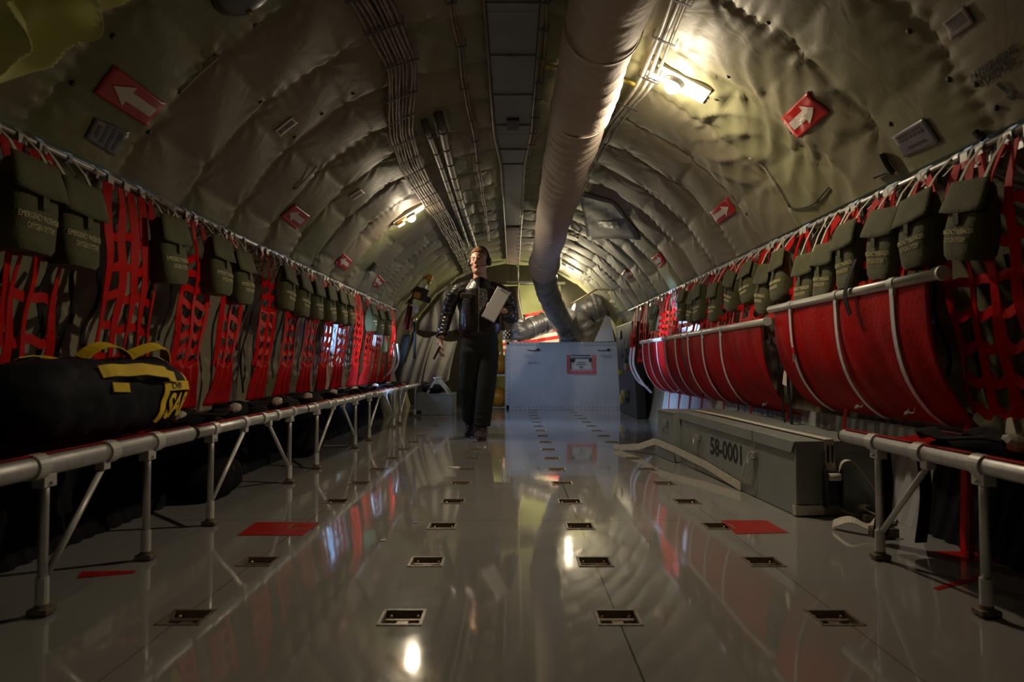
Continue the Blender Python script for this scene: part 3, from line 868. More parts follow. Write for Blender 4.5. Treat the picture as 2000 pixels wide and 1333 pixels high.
bundle('single thin cable on the ceiling between the brown looms and the centre channel',
       [(876, -40), (884, 30), (901, 90), (903, 150), (913, 200), (925, 245), (932, 300), (938, 350), (948, 420), (955, 470)], 2, 0.016, 0.006, 0.508)
bundle('thin cables along the right edge of the ceiling centre channel',
       [(1066, -40), (1062, 60), (1052, 170), (1044, 250), (1030, 320), (1022, 400), (1014, 470), (1010, 520)], 2, 0.014, 0.006, 0.3)

# ceiling pipes left of centre
def pipe(label, px, rad, bandstep=0.35):
    pts = smooth_path([onS(x, y, R - 0.09) for x, y in px], 8)
    t = thing('ceiling_pipe', label, 'pipe', pts[0])
    a, b = pts[0], pts[1]
    mb = MB(); mb.tube([pts[0] + Vector((-0.03, 0.0, 0.10))] + pts, rad, 14); mb.build('pipe_run', M_PIPE, t, smooth=True)
    L = 0; nxt = 0.1
    for p, q in zip(pts, pts[1:]):
        seg = (q - p).length
        while L + seg > nxt:
            c = p + (q - p) * ((nxt - L) / seg); d = (q - p).normalized() * 0.008
            mb = MB(); mb.tube([c - d, c + d], rad * 1.12, 14); mb.build('hose_band', M_RUBBER, t); nxt += bandstep
        L += seg
pipe('thicker grey lagged pipe on the ceiling left of the centre channel', [(862, 243), (872, 290), (888, 350), (905, 410), (918, 450), (928, 482)], 0.032)
pipe('thinner grey pipe running beside the thicker one on the left ceiling', [(834, 255), (852, 300), (870, 350), (890, 410), (904, 450), (914, 480)], 0.022)

# yellow brackets that carry the duct
for i, (x, y, lab) in enumerate([(1088, 130, 'yellow bracket on the left of the duct, topmost'), (1215, 156, 'yellow rod between the duct and the first lamp'), (1120, 383, 'yellow bracket under the middle of the duct'), (1120, 462, 'lowest yellow bracket on the ceiling right of the duct')]):
    c = onS(x, y, R - 0.06); th, yy = to_shell(c); tx = Vector((math.cos(th), 0, -math.sin(th)))
    rot = Matrix((tx, Vector((0, 1, 0)), Vector((-math.sin(th), 0, -math.cos(th))))).transposed()
    mb = MB(); mb.box(c, (0.16 if i == 1 else 0.12, 0.02, 0.012), rot)
    if i != 1: mb.box(c + tx * 0.05, (0.02, 0.05, 0.03), rot); mb.box(c - tx * 0.05, (0.02, 0.05, 0.03), rot)
    setp(mb.build('duct_bracket', M_ZINC, bevel=0.002), lab, 'bracket', 'yellow duct brackets')

# ================================================================== PLACARDS ON THE LINING
def quad_map(px, off=0.006, r=R - 0.03):
    q = [to_shell(onS(x, y, r)) for x, y in px]     # order: (u0,v0) (u1,v0) (u1,v1) (u0,v1)
    def fn(u, v, extra=0.0):
        a = [(1 - u) * (1 - v), u * (1 - v), u * v, (1 - u) * v]
        th = sum(w * k[0] for w, k in zip(a, q)); y = sum(w * k[1] for w, k in zip(a, q))
        return lin(th, y, off + extra)
    return fn
def conform_poly(mb, poly, fn, extra, n=18):
    """fill a polygon (u,v) with small squares so that it follows the lining"""
    def inside(x, y):
        c = False; j = len(poly) - 1
        for i in range(len(poly)):
            xi, yi = poly[i]; xj, yj = poly[j]
            if (yi > y) != (yj > y) and x < (xj - xi) * (y - yi) / (yj - yi) + xi: c = not c
            j = i
        return c
    for i in range(n):
        for j in range(n):
            if inside((i + 0.5) / n, (j + 0.5) / n):
                mb.add([fn(a / n, b / n, extra) for a, b in ((i, j), (i + 1, j), (i + 1, j + 1), (i, j + 1))], [(0, 1, 2, 3)])
ARROW = [(0.10, 0.30), (0.56, 0.30), (0.56, 0.12), (0.88, 0.5), (0.56, 0.88), (0.56, 0.70), (0.10, 0.70)]
def arrow_sign(px, label, n=40):
    fn = quad_map(px)
    t = thing('arrow_placard', label, 'arrow sign', fn(0.5, 0.5), 'red arrow signs on the ceiling lining')
    mb = MB(); mb.grid(lambda u, v: fn(u, v, 0.0), 12, 12); mb.build('sign_plate', M_SIGNRED, t, solid=0.003, smooth=True)
    mb = MB(); 
    # arrow as a grid clipped to the arrow outline: shaft quads plus a triangular head
    K = 8
    def strip(u0, u1, lo, hi, k):
        for i in range(k):
            a = u0 + (u1 - u0) * i / k; b = u0 + (u1 - u0) * (i + 1) / k
            for j in range(4):
                la0 = lo(a) + (hi(a) - lo(a)) * j / 4; la1 = lo(a) + (hi(a) - lo(a)) * (j + 1) / 4
                lb0 = lo(b) + (hi(b) - lo(b)) * j / 4; lb1 = lo(b) + (hi(b) - lo(b)) * (j + 1) / 4
                mb.add([fn(a, la0, 0.004), fn(b, lb0, 0.004), fn(b, lb1, 0.004), fn(a, la1, 0.004)], [(0, 1, 2, 3)])
    strip(0.10, 0.58, lambda u: 0.33, lambda u: 0.67, K)
    strip(0.58, 0.86, lambda u: 0.5 - 0.37 * (0.86 - u) / 0.28, lambda u: 0.5 + 0.37 * (0.86 - u) / 0.28, K)
    mb.build('white_arrow', M_SIGNWHITE, t)
arrow_sign([(324, 203), (224, 128), (184, 182), (287, 248)], "large red placard with white arrow on the left ceiling, nearest the camera")
arrow_sign([(605, 422), (577, 401), (553, 427), (581, 450)], 'red arrow placard on the left ceiling, second from the camera')
arrow_sign([(686, 509), (672, 495), (655, 516), (674, 529)], 'red arrow placard on the left ceiling, third from the camera')
arrow_sign([(752, 550), (742, 539), (727, 554), (737, 564)], 'red arrow placard on the left ceiling, farthest from the camera')
arrow_sign([(1526, 231), (1583, 174), (1621, 219), (1561, 269)], 'large red placard with white arrow on the right ceiling, nearest the camera')
arrow_sign([(1386, 415), (1419, 387), (1435, 416), (1403, 440)], 'red arrow placard on the right ceiling, second from the camera')
arrow_sign([(1273, 504), (1287, 493), (1298, 514), (1287, 525)], 'red arrow placard on the right ceiling, third from the camera')
arrow_sign([(1214, 537), (1220, 527), (1236, 537), (1229, 546)], 'red arrow placard on the right ceiling, farthest from the camera')

def text_placard(px, label, rows, m=M_SIGNCLEAR, ink=M_INK, hgt=0.11):
    fn = quad_map(px)
    t = thing('text_placard', label, 'placard', fn(0.5, 0.5))
    mb = MB(); mb.grid(lambda u, v: fn(u, v, 0), 10, 10); mb.build('sheet', m, t, solid=0.002, smooth=True)
    mb = MB(); rnd = random.Random(int(px[0][0]))
    for (v, a, b) in rows:
        u = a
        while u < b:
            w = min(rnd.uniform(0.05, 0.13), b - u)
            mb.grid(lambda s, q, u=u, w=w, v=v: fn(u + w * s, v + (q - 0.5) * hgt, 0.003), 3, 1)
            u += w + 0.022
        mb.build('print_line', ink, t); mb = MB()
text_placard([(1763, 309), (1838, 276), (1807, 228), (1738, 270)], 'grey plastic placard with dark print above the right rail', [(0.82, 0.1, 0.8), (0.66, 0.1, 0.85), (0.28, 0.25, 0.75)], hgt=0.1, ink=mat('brown print', (0.06, 0.02, 0.02), 0.6))
text_placard([(228, 308), (165, 268), (190, 232), (258, 262)][::-1][1:] + [(258, 262)], 'grey plastic placard with dark print above the left rail', [(0.8, 0.1, 0.85), (0.6, 0.1, 0.9), (0.4, 0.1, 0.85), (0.2, 0.2, 0.75)], hgt=0.1)
text_placard([(1856, 80), (1908, 42), (1884, 10), (1838, 48)], 'faint printed label on the right ceiling near the upper corner', [(0.85, 0.15, 0.8), (0.7, 0.15, 0.8), (0.55, 0.15, 0.8), (0.4, 0.15, 0.8)], m=mat('faded label', (0.20, 0.17, 0.15), 0.7), hgt=0.09)
text_placard([(549, 270), (582, 240), (571, 230), (538, 258)], 'small white label with black marks on the left ceiling', [(0.5, 0.1, 0.9)], m=M_SIGNWHITE, hgt=0.45)
text_placard([(690, 392), (712, 376), (704, 368), (682, 384)], 'tiny white label on the left ceiling past the second arrow', [(0.5, 0.1, 0.9)], m=M_SIGNWHITE, hgt=0.4)

def interphone():
    fn = quad_map([(1888, 168), (1976, 104), (1990, 130), (1905, 196)])
    t = thing('stencil_lettering', 'black stencilled words and arrow on the upper right lining', 'lettering', fn(0.5, 0.5))
    q1 = quad_map([(1897, 165), (1990, 97), (1984, 83), (1889, 148)]); q2 = quad_map([(1918, 172), (1986, 124), (1981, 110), (1911, 158)])
    mb = MB(); text_on(mb, 'INTERPHONE', lambda u, v: q1(u, v), 0.02); mb.build('upper_word', M_INK, t, solid=0.001)
    mb = MB(); text_on(mb, 'STATION', lambda u, v: q2(u, v), 0.02); mb.build('lower_word', M_INK, t, solid=0.001)
    q3 = quad_map([(1947, 163), (1954, 158), (1975, 180), (1968, 184)]); q4 = quad_map([(1964, 190), (1984, 177), (1983, 196), (1983, 196)])
    mb = MB(); mb.grid(lambda u, v: q3(u, v), 2, 3); mb.grid(lambda u, v: q4(u, v), 3, 3); mb.build('arrow', M_INK, t, solid=0.001)
interphone()

# lining buttons where seams meet
def buttons():
    for i, (x, y) in enumerate([(1770, 66), (1846, 161), (1902, 168), (1944, 212), (1548, 257), (1400, 192), (1422, 150), (1457, 419), (225, 76), (148, 168), (357, 186), (428, 115), (503, 56), (296, 262), (631, 226), (577, 270), (513, 204), (692, 187), (575, 368), (1735, 245), (1496, 50)]):
        p0 = onS(x, y, R - 0.03); th, yy = to_shell(p0); p = lin(th, yy, 0.001)
        n = Vector((-math.sin(th), 0, -math.cos(th))); rot = Matrix((Vector((math.cos(th), 0, -math.sin(th))), Vector((0, 1, 0)), n)).transposed()
        mb = MB(); mb.ell(p, (0.011, 0.011, 0.005), 12, 6, rot)
        setp(mb.build('lining_button', M_RUBBER, smooth=True), 'small dark button holding the quilted ceiling lining', 'button', 'buttons of the ceiling lining')
buttons()

# small things fixed to the lining
def on_lining(px, off): return [lin(*to_shell(onS(x, y, R - 0.03)), off) for x, y in px]
def cord(px, rad, m, name, label, cat='rope'):
    mb = MB(); mb.tube(smooth_path(on_lining(px, rad + 0.003), 6), rad, 7); setp(mb.build(name, m, smooth=True), label, cat)
cord([(358, 184), (392, 152), (430, 118)], 0.005, M_WHITEW, 'thin_rope', 'pale cord running along a lining seam right of the large left arrow placard')
cord([(577, 367), (598, 348), (620, 325)], 0.005, M_WHITEW, 'thin_rope', 'pale cord along the lining seam above the second left arrow placard')
cord([(1543, 402), (1560, 407), (1590, 398), (1603, 386), (1617, 368)], 0.004, M_EQUIP, 'thin_rope', 'thin dark cord looping on the rumpled lining above the right rail')
cord([(1466, 306), (1490, 330), (1520, 362), (1545, 402)], 0.007, M_CABLE, 'thin_rope', 'brown rope running down the rumpled lining below the first right arrow placard')
def latch(px, label):
    pts = on_lining(px, 0.014); t = thing('black_latch', label, 'latch', pts[0])
    mb = MB(); mb.tube(pts[:3], 0.012, 8); mb.build('latch_arm', M_RUBBER, t)
    mb = MB(); mb.tube(pts[2:], 0.007, 8); mb.build('latch_cord', M_RUBBER, t)
latch([(1722, 300), (1732, 318), (1745, 338), (1732, 336), (1712, 344)], 'black latch with cord on the lining between the grey placard and the right rail')
latch([(1908, 256), (1918, 264), (1926, 268), (1918, 262), (1910, 262)], 'small black latch on the lining close to the right rail at the picture edge')
def flat_panel():
    fn = quad_map([(1148, 468), (1252, 468), (1196, 392), (1132, 374)], 0.012)
    t = thing('ceiling_panel', 'smooth blue grey panel with dark slot on the ceiling right of the duct', 'panel', fn(0.5, 0.5))
    mb = MB(); mb.grid(lambda u, v: fn(u, v), 10, 10); mb.build('sheet', mat('blue grey sheet', (0.13, 0.14, 0.15), 0.6), t, smooth=True, solid=0.006)
    mb = MB(); mb.grid(lambda u, v: fn(0.30 + 0.45 * u, 0.30 + 0.16 * v, 0.006), 4, 2); mb.build('dark_slot', M_EQUIP, t)
flat_panel()
def ceil_box(px, py, sz, m, label, m2=None):
    p = on_lining([(px, py)], 0.02)[0]; th, yy = to_shell(p); rot = Matrix((Vector((math.cos(th), 0, -math.sin(th))), Vector((0, 1, 0)), Vector((-math.sin(th), 0, -math.cos(th))))).transposed()
    t = thing('ceiling_box', label, 'box', p)
    mb = MB(); mb.box(p, sz, rot); mb.build('housing', m, t, bevel=0.004)
    if m2: mb = MB(); mb.box(p + rot @ Vector((-sz[0] * 0.42, 0, sz[2] * 0.5)), (sz[0] * 0.14, sz[1] * 0.9, 0.006), rot); mb.build('pale_strip', m2, t)
ceil_box(727, 522, (0.10, 0.12, 0.05), M_EQUIP, 'small black box with pale strip between the third and fourth left arrow placards', M_SIGNWHITE)
ceil_box(781, 425, (0.10, 0.035, 0.04), M_ORANGE, 'small orange fitting on the ceiling beside the second glowing lamp')

# a length of spare lining bulging down at the upper left corner
def flap():
    mb = MB(); c0 = onS(95, -8, 1.50)
    th0, y0 = to_shell(c0)
    def fn(u, v):
        a = u * 2 - 1; b = v * 2 - 1
        e = max(0.0, 1 - (abs(a) ** 2.4 + abs(b) ** 2.4))
        th = th0 + a * 0.26 + 0.02 * math.sin(b * 5); y = y0 - 0.12 + b * 0.42 + a * 0.05
        r = R - 0.085 - 0.30 * e ** 0.6 + 0.15 * e * abs(math.sin(a * 5.0 + b * 4.5 + 0.9)) ** 0.8 + 0.03 * e * math.sin(b * 9 - a * 6)
        return shell(th, y, r)
    mb.grid(fn, 60, 60)
    o = mb.build('loose_lining_bulge', mat('bright lining', (0.62, 0.66, 0.24), 0.6, bump=0.3, bscale=8), smooth=True); setp(o, 'bulging fold of yellow green lining at the upper left corner', 'fabric fold')
flap()

# ================================================================== RAILS
RX, RZ = 1.535, 1.378
def railpt(side, y, dx=0.0, dz=0.0): return Vector((side * (RX - dx), y, RZ + dz))
for side, nm in ((-1, 'left'), (1, 'right')):
    t = thing('hanging_rail', 'long metal rail along the %s wall that the nets and pouches hang from' % nm, 'rail', (side * RX, 4, RZ))
    mb = MB(); mb.tube([(side * RX, 0.5, RZ), (side * RX, 3.6, RZ), (side * RX, 9.0, RZ)], 0.0125, 14)
    mb.build('rail_tube', M_ALU, t, smooth=True)
    y = 0.8
    while y < 9.0:
        mb = MB(); mb.tube([(side * RX, y - 0.012, RZ), (side * RX, y + 0.012, RZ)], 0.017, 14); mb.build('rail_ring', M_ALU, t)
        mb = MB(); mb.box((side * (RX + 0.035), y, RZ + 0.028), (0.085, 0.02, 0.008), Matrix.Rotation(side * -0.65, 3, 'Y')); mb.build('bracket', M_EQUIP, t); y += 0.508

# ================================================================== RED SEAT-BACK NETS
def net(side, Y, W, zb, label, nv=4, nh=7, skirt=True, sway=0.0, xb=1.568, seed=0, top_w=0.55, anchors=2):
    rnd = random.Random(seed * 7 + int(Y * 100) + (50 if side > 0 else 0))
    t = thing('seat_back_net', label, 'net', (side * RX, Y, RZ), 'red webbing nets on the %s wall' % ('left' if side < 0 else 'right'))
    zt = RZ - 0.012
    zs = 0.66 if skirt else zb        # bottom of the open mesh
    def X(z, u):
        k = (zt - z) / (zt - zb)
        return side * (RX - 0.055 * math.sin(min(1, k * 2.2) * PI / 2) * (1 - k) - 0.02 + (xb - RX + 0.02) * k * k)
    def prof(z):
        k = (zt - z) / (zt - zs); k = max(0, min(1, k))
        return top_w + (1 - top_w) * min(1.0, k / 0.28) ** 0.7 if k < 0.28 else 1.0 + 0.06 * math.sin(k * 7 + seed)
    def pt(u, z, dx=0.0):
        y = Y + u * W / 2 * prof(z) + sway * (zt - z) + 0.006 * math.sin(z * 21 + u * 5 + seed)
        return Vector((X(z, u) - side * dx, y, z))
    # anchors
    for i in range(anchors):
        ua = -0.85 + 1.7 * i / max(1, anchors - 1) if anchors > 1 else 0
        p = pt(ua, zt); q = Vector((side * RX, p.y, RZ))
        mb = MB()
        mb.ribbon([q + Vector((-side * 0.017, 0, -0.055)), q + Vector((-side * 0.019, 0, 0.0)), q + Vector((0, 0, 0.0195)), q + Vector((side * 0.019, 0, 0)), q + Vector((side * 0.017, 0, -0.05))], Vector((0, 1, 0)), 0.036, 0.003)
        mb.build('hook_loop', M_ALUW, t)
        mb = MB(); mb.box(q + Vector((-side * 0.021, 0, -0.042)), (0.006, 0.032, 0.026)); mb.build('red_buckle', M_REDPAINT, t, bevel=0.002)
    us = [-1 + 2 * i / (nv - 1) + rnd.uniform(-0.06, 0.06) for i in range(nv)]
    N = 22
    for i, u in enumerate(us):
        ph = rnd.uniform(0, 6); tw = rnd.uniform(0.1, 0.45); pts = []; wd = []
        for k in range(N + 1):
            z = zt - 0.02 - (zt - 0.02 - zs) * k / N
            p = pt(u, z); p.y += 0.006 * math.sin(z * 17 + ph); pts.append(p)
            a = tw * math.sin(z * 6 + ph); wd.append(Vector((side * math.sin(a), math.cos(a), 0)))
        mb = MB(); mb.ribbon(pts, wd, 0.038 if W > 0.3 else 0.034, 0.003); mb.build('vertical_strap', M_RED, t)
    for j in range(nh):
        z = zt - 0.20 - (zt - 0.22 - zs) * j / (nh - 1 if nh > 1 else 1)
        pts = []
        for k in range(13):
            u = us[0] + (us[-1] - us[0]) * k / 12
            frac = (k / 12 * (nv - 1)) % 1.0
            p = pt(u, z - 0.016 * math.sin(PI * frac) - 0.01 * math.sin(k + j), -0.004); pts.append(p)
        mb = MB(); mb.ribbon(pts, Vector((0, 0, 1)), 0.032, 0.003); mb.build('cross_strap', M_RED, t)
    if skirt:
        mb = MB()
        def fn(u, v):
            z = zs + 0.03 - v * (zs + 0.03 - zb); uu = u * 2 - 1
            w = 0.92 + 0.30 * v
            p = pt(uu * w, max(z, zb)); p.y = Y + uu * W / 2 * w + sway * (zt - z)
            f = 0.012 * (0.3 + v) * math.sin(uu * 9 + 2 * math.sin(v * 3 + seed))
            return (p.x - side * (f + 0.004), p.y, z - 0.03 * math.cos(uu * PI / 2) * (1 - v))
        mb.grid(fn, 30, 12); mb.build('skirt', M_REDC, t, smooth=True, solid=0.003)
    return t
nm = lambda k: ORD[k]
LN = [(1.93, 0.22, 3, 6), (2.13, 0.24, 3, 6), (2.66, 0.34, 5, 7), (3.20, 0.25, 3, 8), (3.62, 0.22, 3, 7), (4.15, 0.22, 3, 7), (4.60, 0.24, 3, 7), (5.08, 0.24, 3, 7), (5.52, 0.22, 3, 7), (5.98, 0.3, 3, 7),
      (6.60, 0.28, 4, 8), (7.13, 0.34, 4, 8), (7.62, 0.26, 4, 8), (8.05, 0.2, 3, 6), (8.5, 0.22, 3, 6)]
for k, (Y, W, nv, nh) in enumerate(LN):
    net(-1, Y, W, 0.455, 'red webbing seat-back net on the left wall, %s from the camera' % nm(k), nv, nh, skirt=(k not in (0, 1, 2)), seed=k, top_w=0.45 if k != 2 else 0.8,
        anchors=2 if W < 0.3 else 3, sway=random.Random(k).uniform(-0.02, 0.02))
RN = [(2.03, 0.22, 3, 7, 0.50), (2.24, 0.20, 3, 7, 0.50), (2.52, 0.20, 3, 4, 0.90), (2.74, 0.16, 3, 3, 0.93), (3.05, 0.22, 3, 3, 0.93), (3.55, 0.22, 3, 3, 0.90), (4.0, 0.36, 4, 3, 0.88), (4.35, 0.26, 3, 3, 0.86), (4.72, 0.34, 4, 4, 0.86),
      (5.15, 0.36, 4, 4, 0.86), (5.65, 0.3, 3, 4, 0.86), (6.05, 0.26, 3, 4, 0.86), (6.55, 0.42, 5, 5, 0.86), (7.1, 0.24, 3, 4, 0.86), (7.7, 0.34, 4, 5, 0.7), (8.3, 0.3, 4, 5, 0.6)]
for k, (Y, W, nv, nh, zb) in enumerate(RN):
    net(1, Y, W * (1.45 if 1 < k < 14 else 1), zb + (0.05 if 1 < k < 14 else 0), 'red webbing seat-back net on the right wall, %s from the camera' % nm(k), nv, nh, skirt=False, seed=40 + k, top_w=0.16 if k > 1 else 0.5, anchors=2,
        xb=1.432 if k > 1 else 1.58, sway=random.Random(k + 9).uniform(-0.06, 0.06))

# ================================================================== OLIVE OXYGEN POUCHES
def pouch(side, Y, label, w=0.20, h=0.27, top=1.28, tilt=0.0, x=1.455, seed=0, group=None):
    rnd = random.Random(seed)
    t = thing('oxygen_pouch', label, 'pouch', (side * x, Y, top), group)
    rot = Matrix.Rotation(tilt, 3, 'X')
    def Q(a, b, c):     # a: out of the wall, b: along the wall, c: up (0 = top edge)
        v = rot @ Vector((0, b, c)); return Vector((side * (x - a), Y + v.y, top + v.z))
    d = 0.045; NP = 4.0
    sw = lambda v: 0.94 + 0.08 * math.sin(v * PI) - 0.05 * v * v
    sd = lambda v: 0.42 + 0.68 * math.sin(min(1, v * 1.35) * PI / 2) + 0.10 * math.sin(v * 6 + seed)
    def front(b, v):
        q = min(0.97, abs(b) / (w / 2 * sw(v))); return d * sd(v) * (1 - q ** NP) ** (1 / NP)
    mb = MB()
    def body(u, v):
        a = 2 * PI * u; c, s = math.cos(a), math.sin(a)
        k = (abs(c) ** NP + abs(s) ** NP) ** (-1 / NP)
        e = 1.0 if 0.03 < v < 0.97 else 0.86
        return Q(d * sd(v) * k * s * e, w / 2 * sw(v) * k * c * e, -h * v)
    mb.grid(body, 28, 16)
    mb.add([body(i / 28, 1.0) for i in range(28)], [tuple(range(28))]); mb.add([body(i / 28, 0.0) for i in range(28)], [tuple(range(28))[::-1]])
    mb.build('pouch_body', M_OLIVE, t, smooth=True)
    mb = MB()
    def flap(u, v):
        uu = u * 2 - 1
        vv = v * (0.40 + 0.03 * math.cos(uu * PI / 2)); return Q(max(0.01, front(uu * w / 2 * 0.9, vv)) + 0.007 + 0.006 * v, uu * (w / 2 + 0.014 * (0.4 + v)), 0.012 - vv * h)
    mb.grid(flap, 12, 6); mb.build('flap', M_OLIVE, t, smooth=True, solid=0.005)
    mb = MB(); mb.box(Q(front(0, 0.45) + 0.010, 0, -h * 0.44), (0.006, 0.026, 0.045)); mb.build('closure_tab', M_OLIVE, t)
    def fnt(v0, v1, ws):
        return lambda u, v: Q(front((u - 0.5) * w * ws, v1 + (v0 - v1) * v) + 0.0015, -side * (u - 0.5) * w * ws, -h * (v1 + (v0 - v1) * v))
    mb = MB(); text_on(mb, 'EMERGENCY PASSENGER', fnt(0.59, 0.655, 0.88)); text_on(mb, 'OXYGEN SYSTEM', fnt(0.70, 0.765, 0.6))
    mb.build('lettering', M_OLIVETXT, t, solid=0.0012)
    for b in (-0.34, 0.34):
        p = Q(d * 0.4, b * w, 0.0); q = Vector((side * (RX - 0.016), p.y, RZ)); s = rnd.uniform(-0.01, 0.01)
        mb = MB(); mb.ribbon([p, (p + q) / 2 + Vector((-side * 0.008, s, 0)), q, q + Vector((side * 0.016, 0, 0.0165)), q + Vector((side * 0.032, 0, 0)), (p + q) / 2 + Vector((side * 0.02, -s, 0))], Vector((0, 1, 0)), 0.016, 0.0025)
        mb.build('hanging_tape', M_WHITEW, t)
    return t
LP = [2.03, 2.25, 2.86, 3.34, 3.62, 4.35, 4.68, 5.0, 5.35, 5.72, 6.0, 6.98, 7.38, 7.85]
for k, Y in enumerate(LP):
    r = random.Random(k + 3)
    pouch(-1, Y, 'olive canvas oxygen pouch hanging on the left rail, %s from the camera' % nm(k), 0.20 + r.uniform(-0.01, 0.01), 0.27, 1.275 + r.uniform(-0.02, 0.01), r.uniform(-0.1, 0.1), seed=k, group='olive oxygen pouches on the left rail')
RP = [(2.13, 1.26, 0.20), (2.42, 1.25, 0.0), (2.62, 1.27, 0.1), (2.92, 1.24, -0.05), (3.12, 1.21, 0.0), (3.34, 1.22, 0.1), (3.68, 1.26, 0.0), (3.88, 1.24, 0.1), (4.18, 1.26, -0.1), (4.46, 1.27, 0.1), (4.86, 1.26, 0.1), (5.28, 1.26, 0), (5.45, 1.25, 0.1), (5.78, 1.26, 0),
      (6.95, 1.27, 0)]
for k, (Y, top, tl) in enumerate(RP):
    pouch(1, Y, 'olive canvas oxygen pouch hanging on the right rail, %s from the camera' % nm(k), 0.17 + 0.03 * ((k * 7) % 3) / 2, 0.24 + 0.03 * ((k * 5) % 4) / 3, top + 0.012 * ((k * 3) % 5 - 2), tl * 1.3 + 0.05 * ((k * 11) % 5 - 2), seed=60 + k, group='olive oxygen pouches on the right rail')

# short white tapes tied round the rails
def tape(side, Y, L, lean, k, kind):
    p = railpt(side, Y); mb = MB(); d = -side * 0.0165
    mb.ribbon([p + Vector((d * 1.1, lean * L, -L)), p + Vector((d * 1.4, lean * L * 0.4, -L * 0.5)), p + Vector((d, 0, 0)), p + Vector((0, 0, 0.0165)), p + Vector((-d, 0, 0)), p + Vector((-d * 1.2, -lean * L * 0.5, -L * 0.6))], Vector((0, 1, 0)), 0.013, 0.0022)
    o = mb.build('rail_tape', M_WHITEW)
    setp(o, 'short off-white tape tied around the %s rail' % ('left' if side < 0 else 'right'), 'tape', 'white tapes tied around the %s rail' % ('left' if side < 0 else 'right'))
rt = random.Random(5)
for side in (-1, 1):
    y = 1.93; k = 0
    while y < 8.6:
        tape(side, y, rt.uniform(0.03, 0.085), rt.uniform(-0.5, 0.5), k, 0); y += rt.uniform(0.07, 0.30); k += 1
# two looped cords
for side, Y, lab in ((-1, 2.86, 'thin white cord looping down from the left rail beside the third net'), (1, 6.95, 'white cord loop hanging from the far end of the right rail')):
    mb = MB(); p = railpt(side, Y, 0.02)
    mb.tube(smooth_path([p + Vector((0, 0, 0.01)), p + Vector((-side * 0.03, 0.10, -0.03)), p + Vector((-side * 0.05, 0.12, -0.12)), p + Vector((-side * 0.03, 0.0, -0.20))], 8), 0.0035, 6)
    setp(mb.build('white_cord', M_WHITEW, smooth=True), lab, 'cord')

# dark straps dangling behind the nets on the side wall lining
def wall_straps(side, y0, y1, step, z0, z1, nm_):
    rnd = random.Random(int(y0 * 10) + side); y = y0
    while y < y1:
        L = rnd.uniform(0.3, 0.6); top = rnd.uniform(z1 - 0.15, z1); pts = []
        for k in range(9):
            z = top - L * k / 8; pts.append(Vector((side * (wallx(z) - 0.085), y + 0.03 * math.sin(k * 0.9 + y * 9), z)))
        mb = MB(); mb.ribbon(pts, Vector((0, 1, 0)), 0.022, 0.003)
        setp(mb.build('hanging_strap', M_BLACK), 'narrow black strap hanging against the %s wall lining behind the nets' % nm_, 'strap', 'black straps on the %s wall lining' % nm_)
        y += step * rnd.uniform(0.6, 1.4)
wall_straps(-1, 2.0, 8.2, 0.17, 0.5, 1.15, 'left')
wall_straps(1, 2.0, 3.8, 0.2, 0.5, 1.15, 'right')

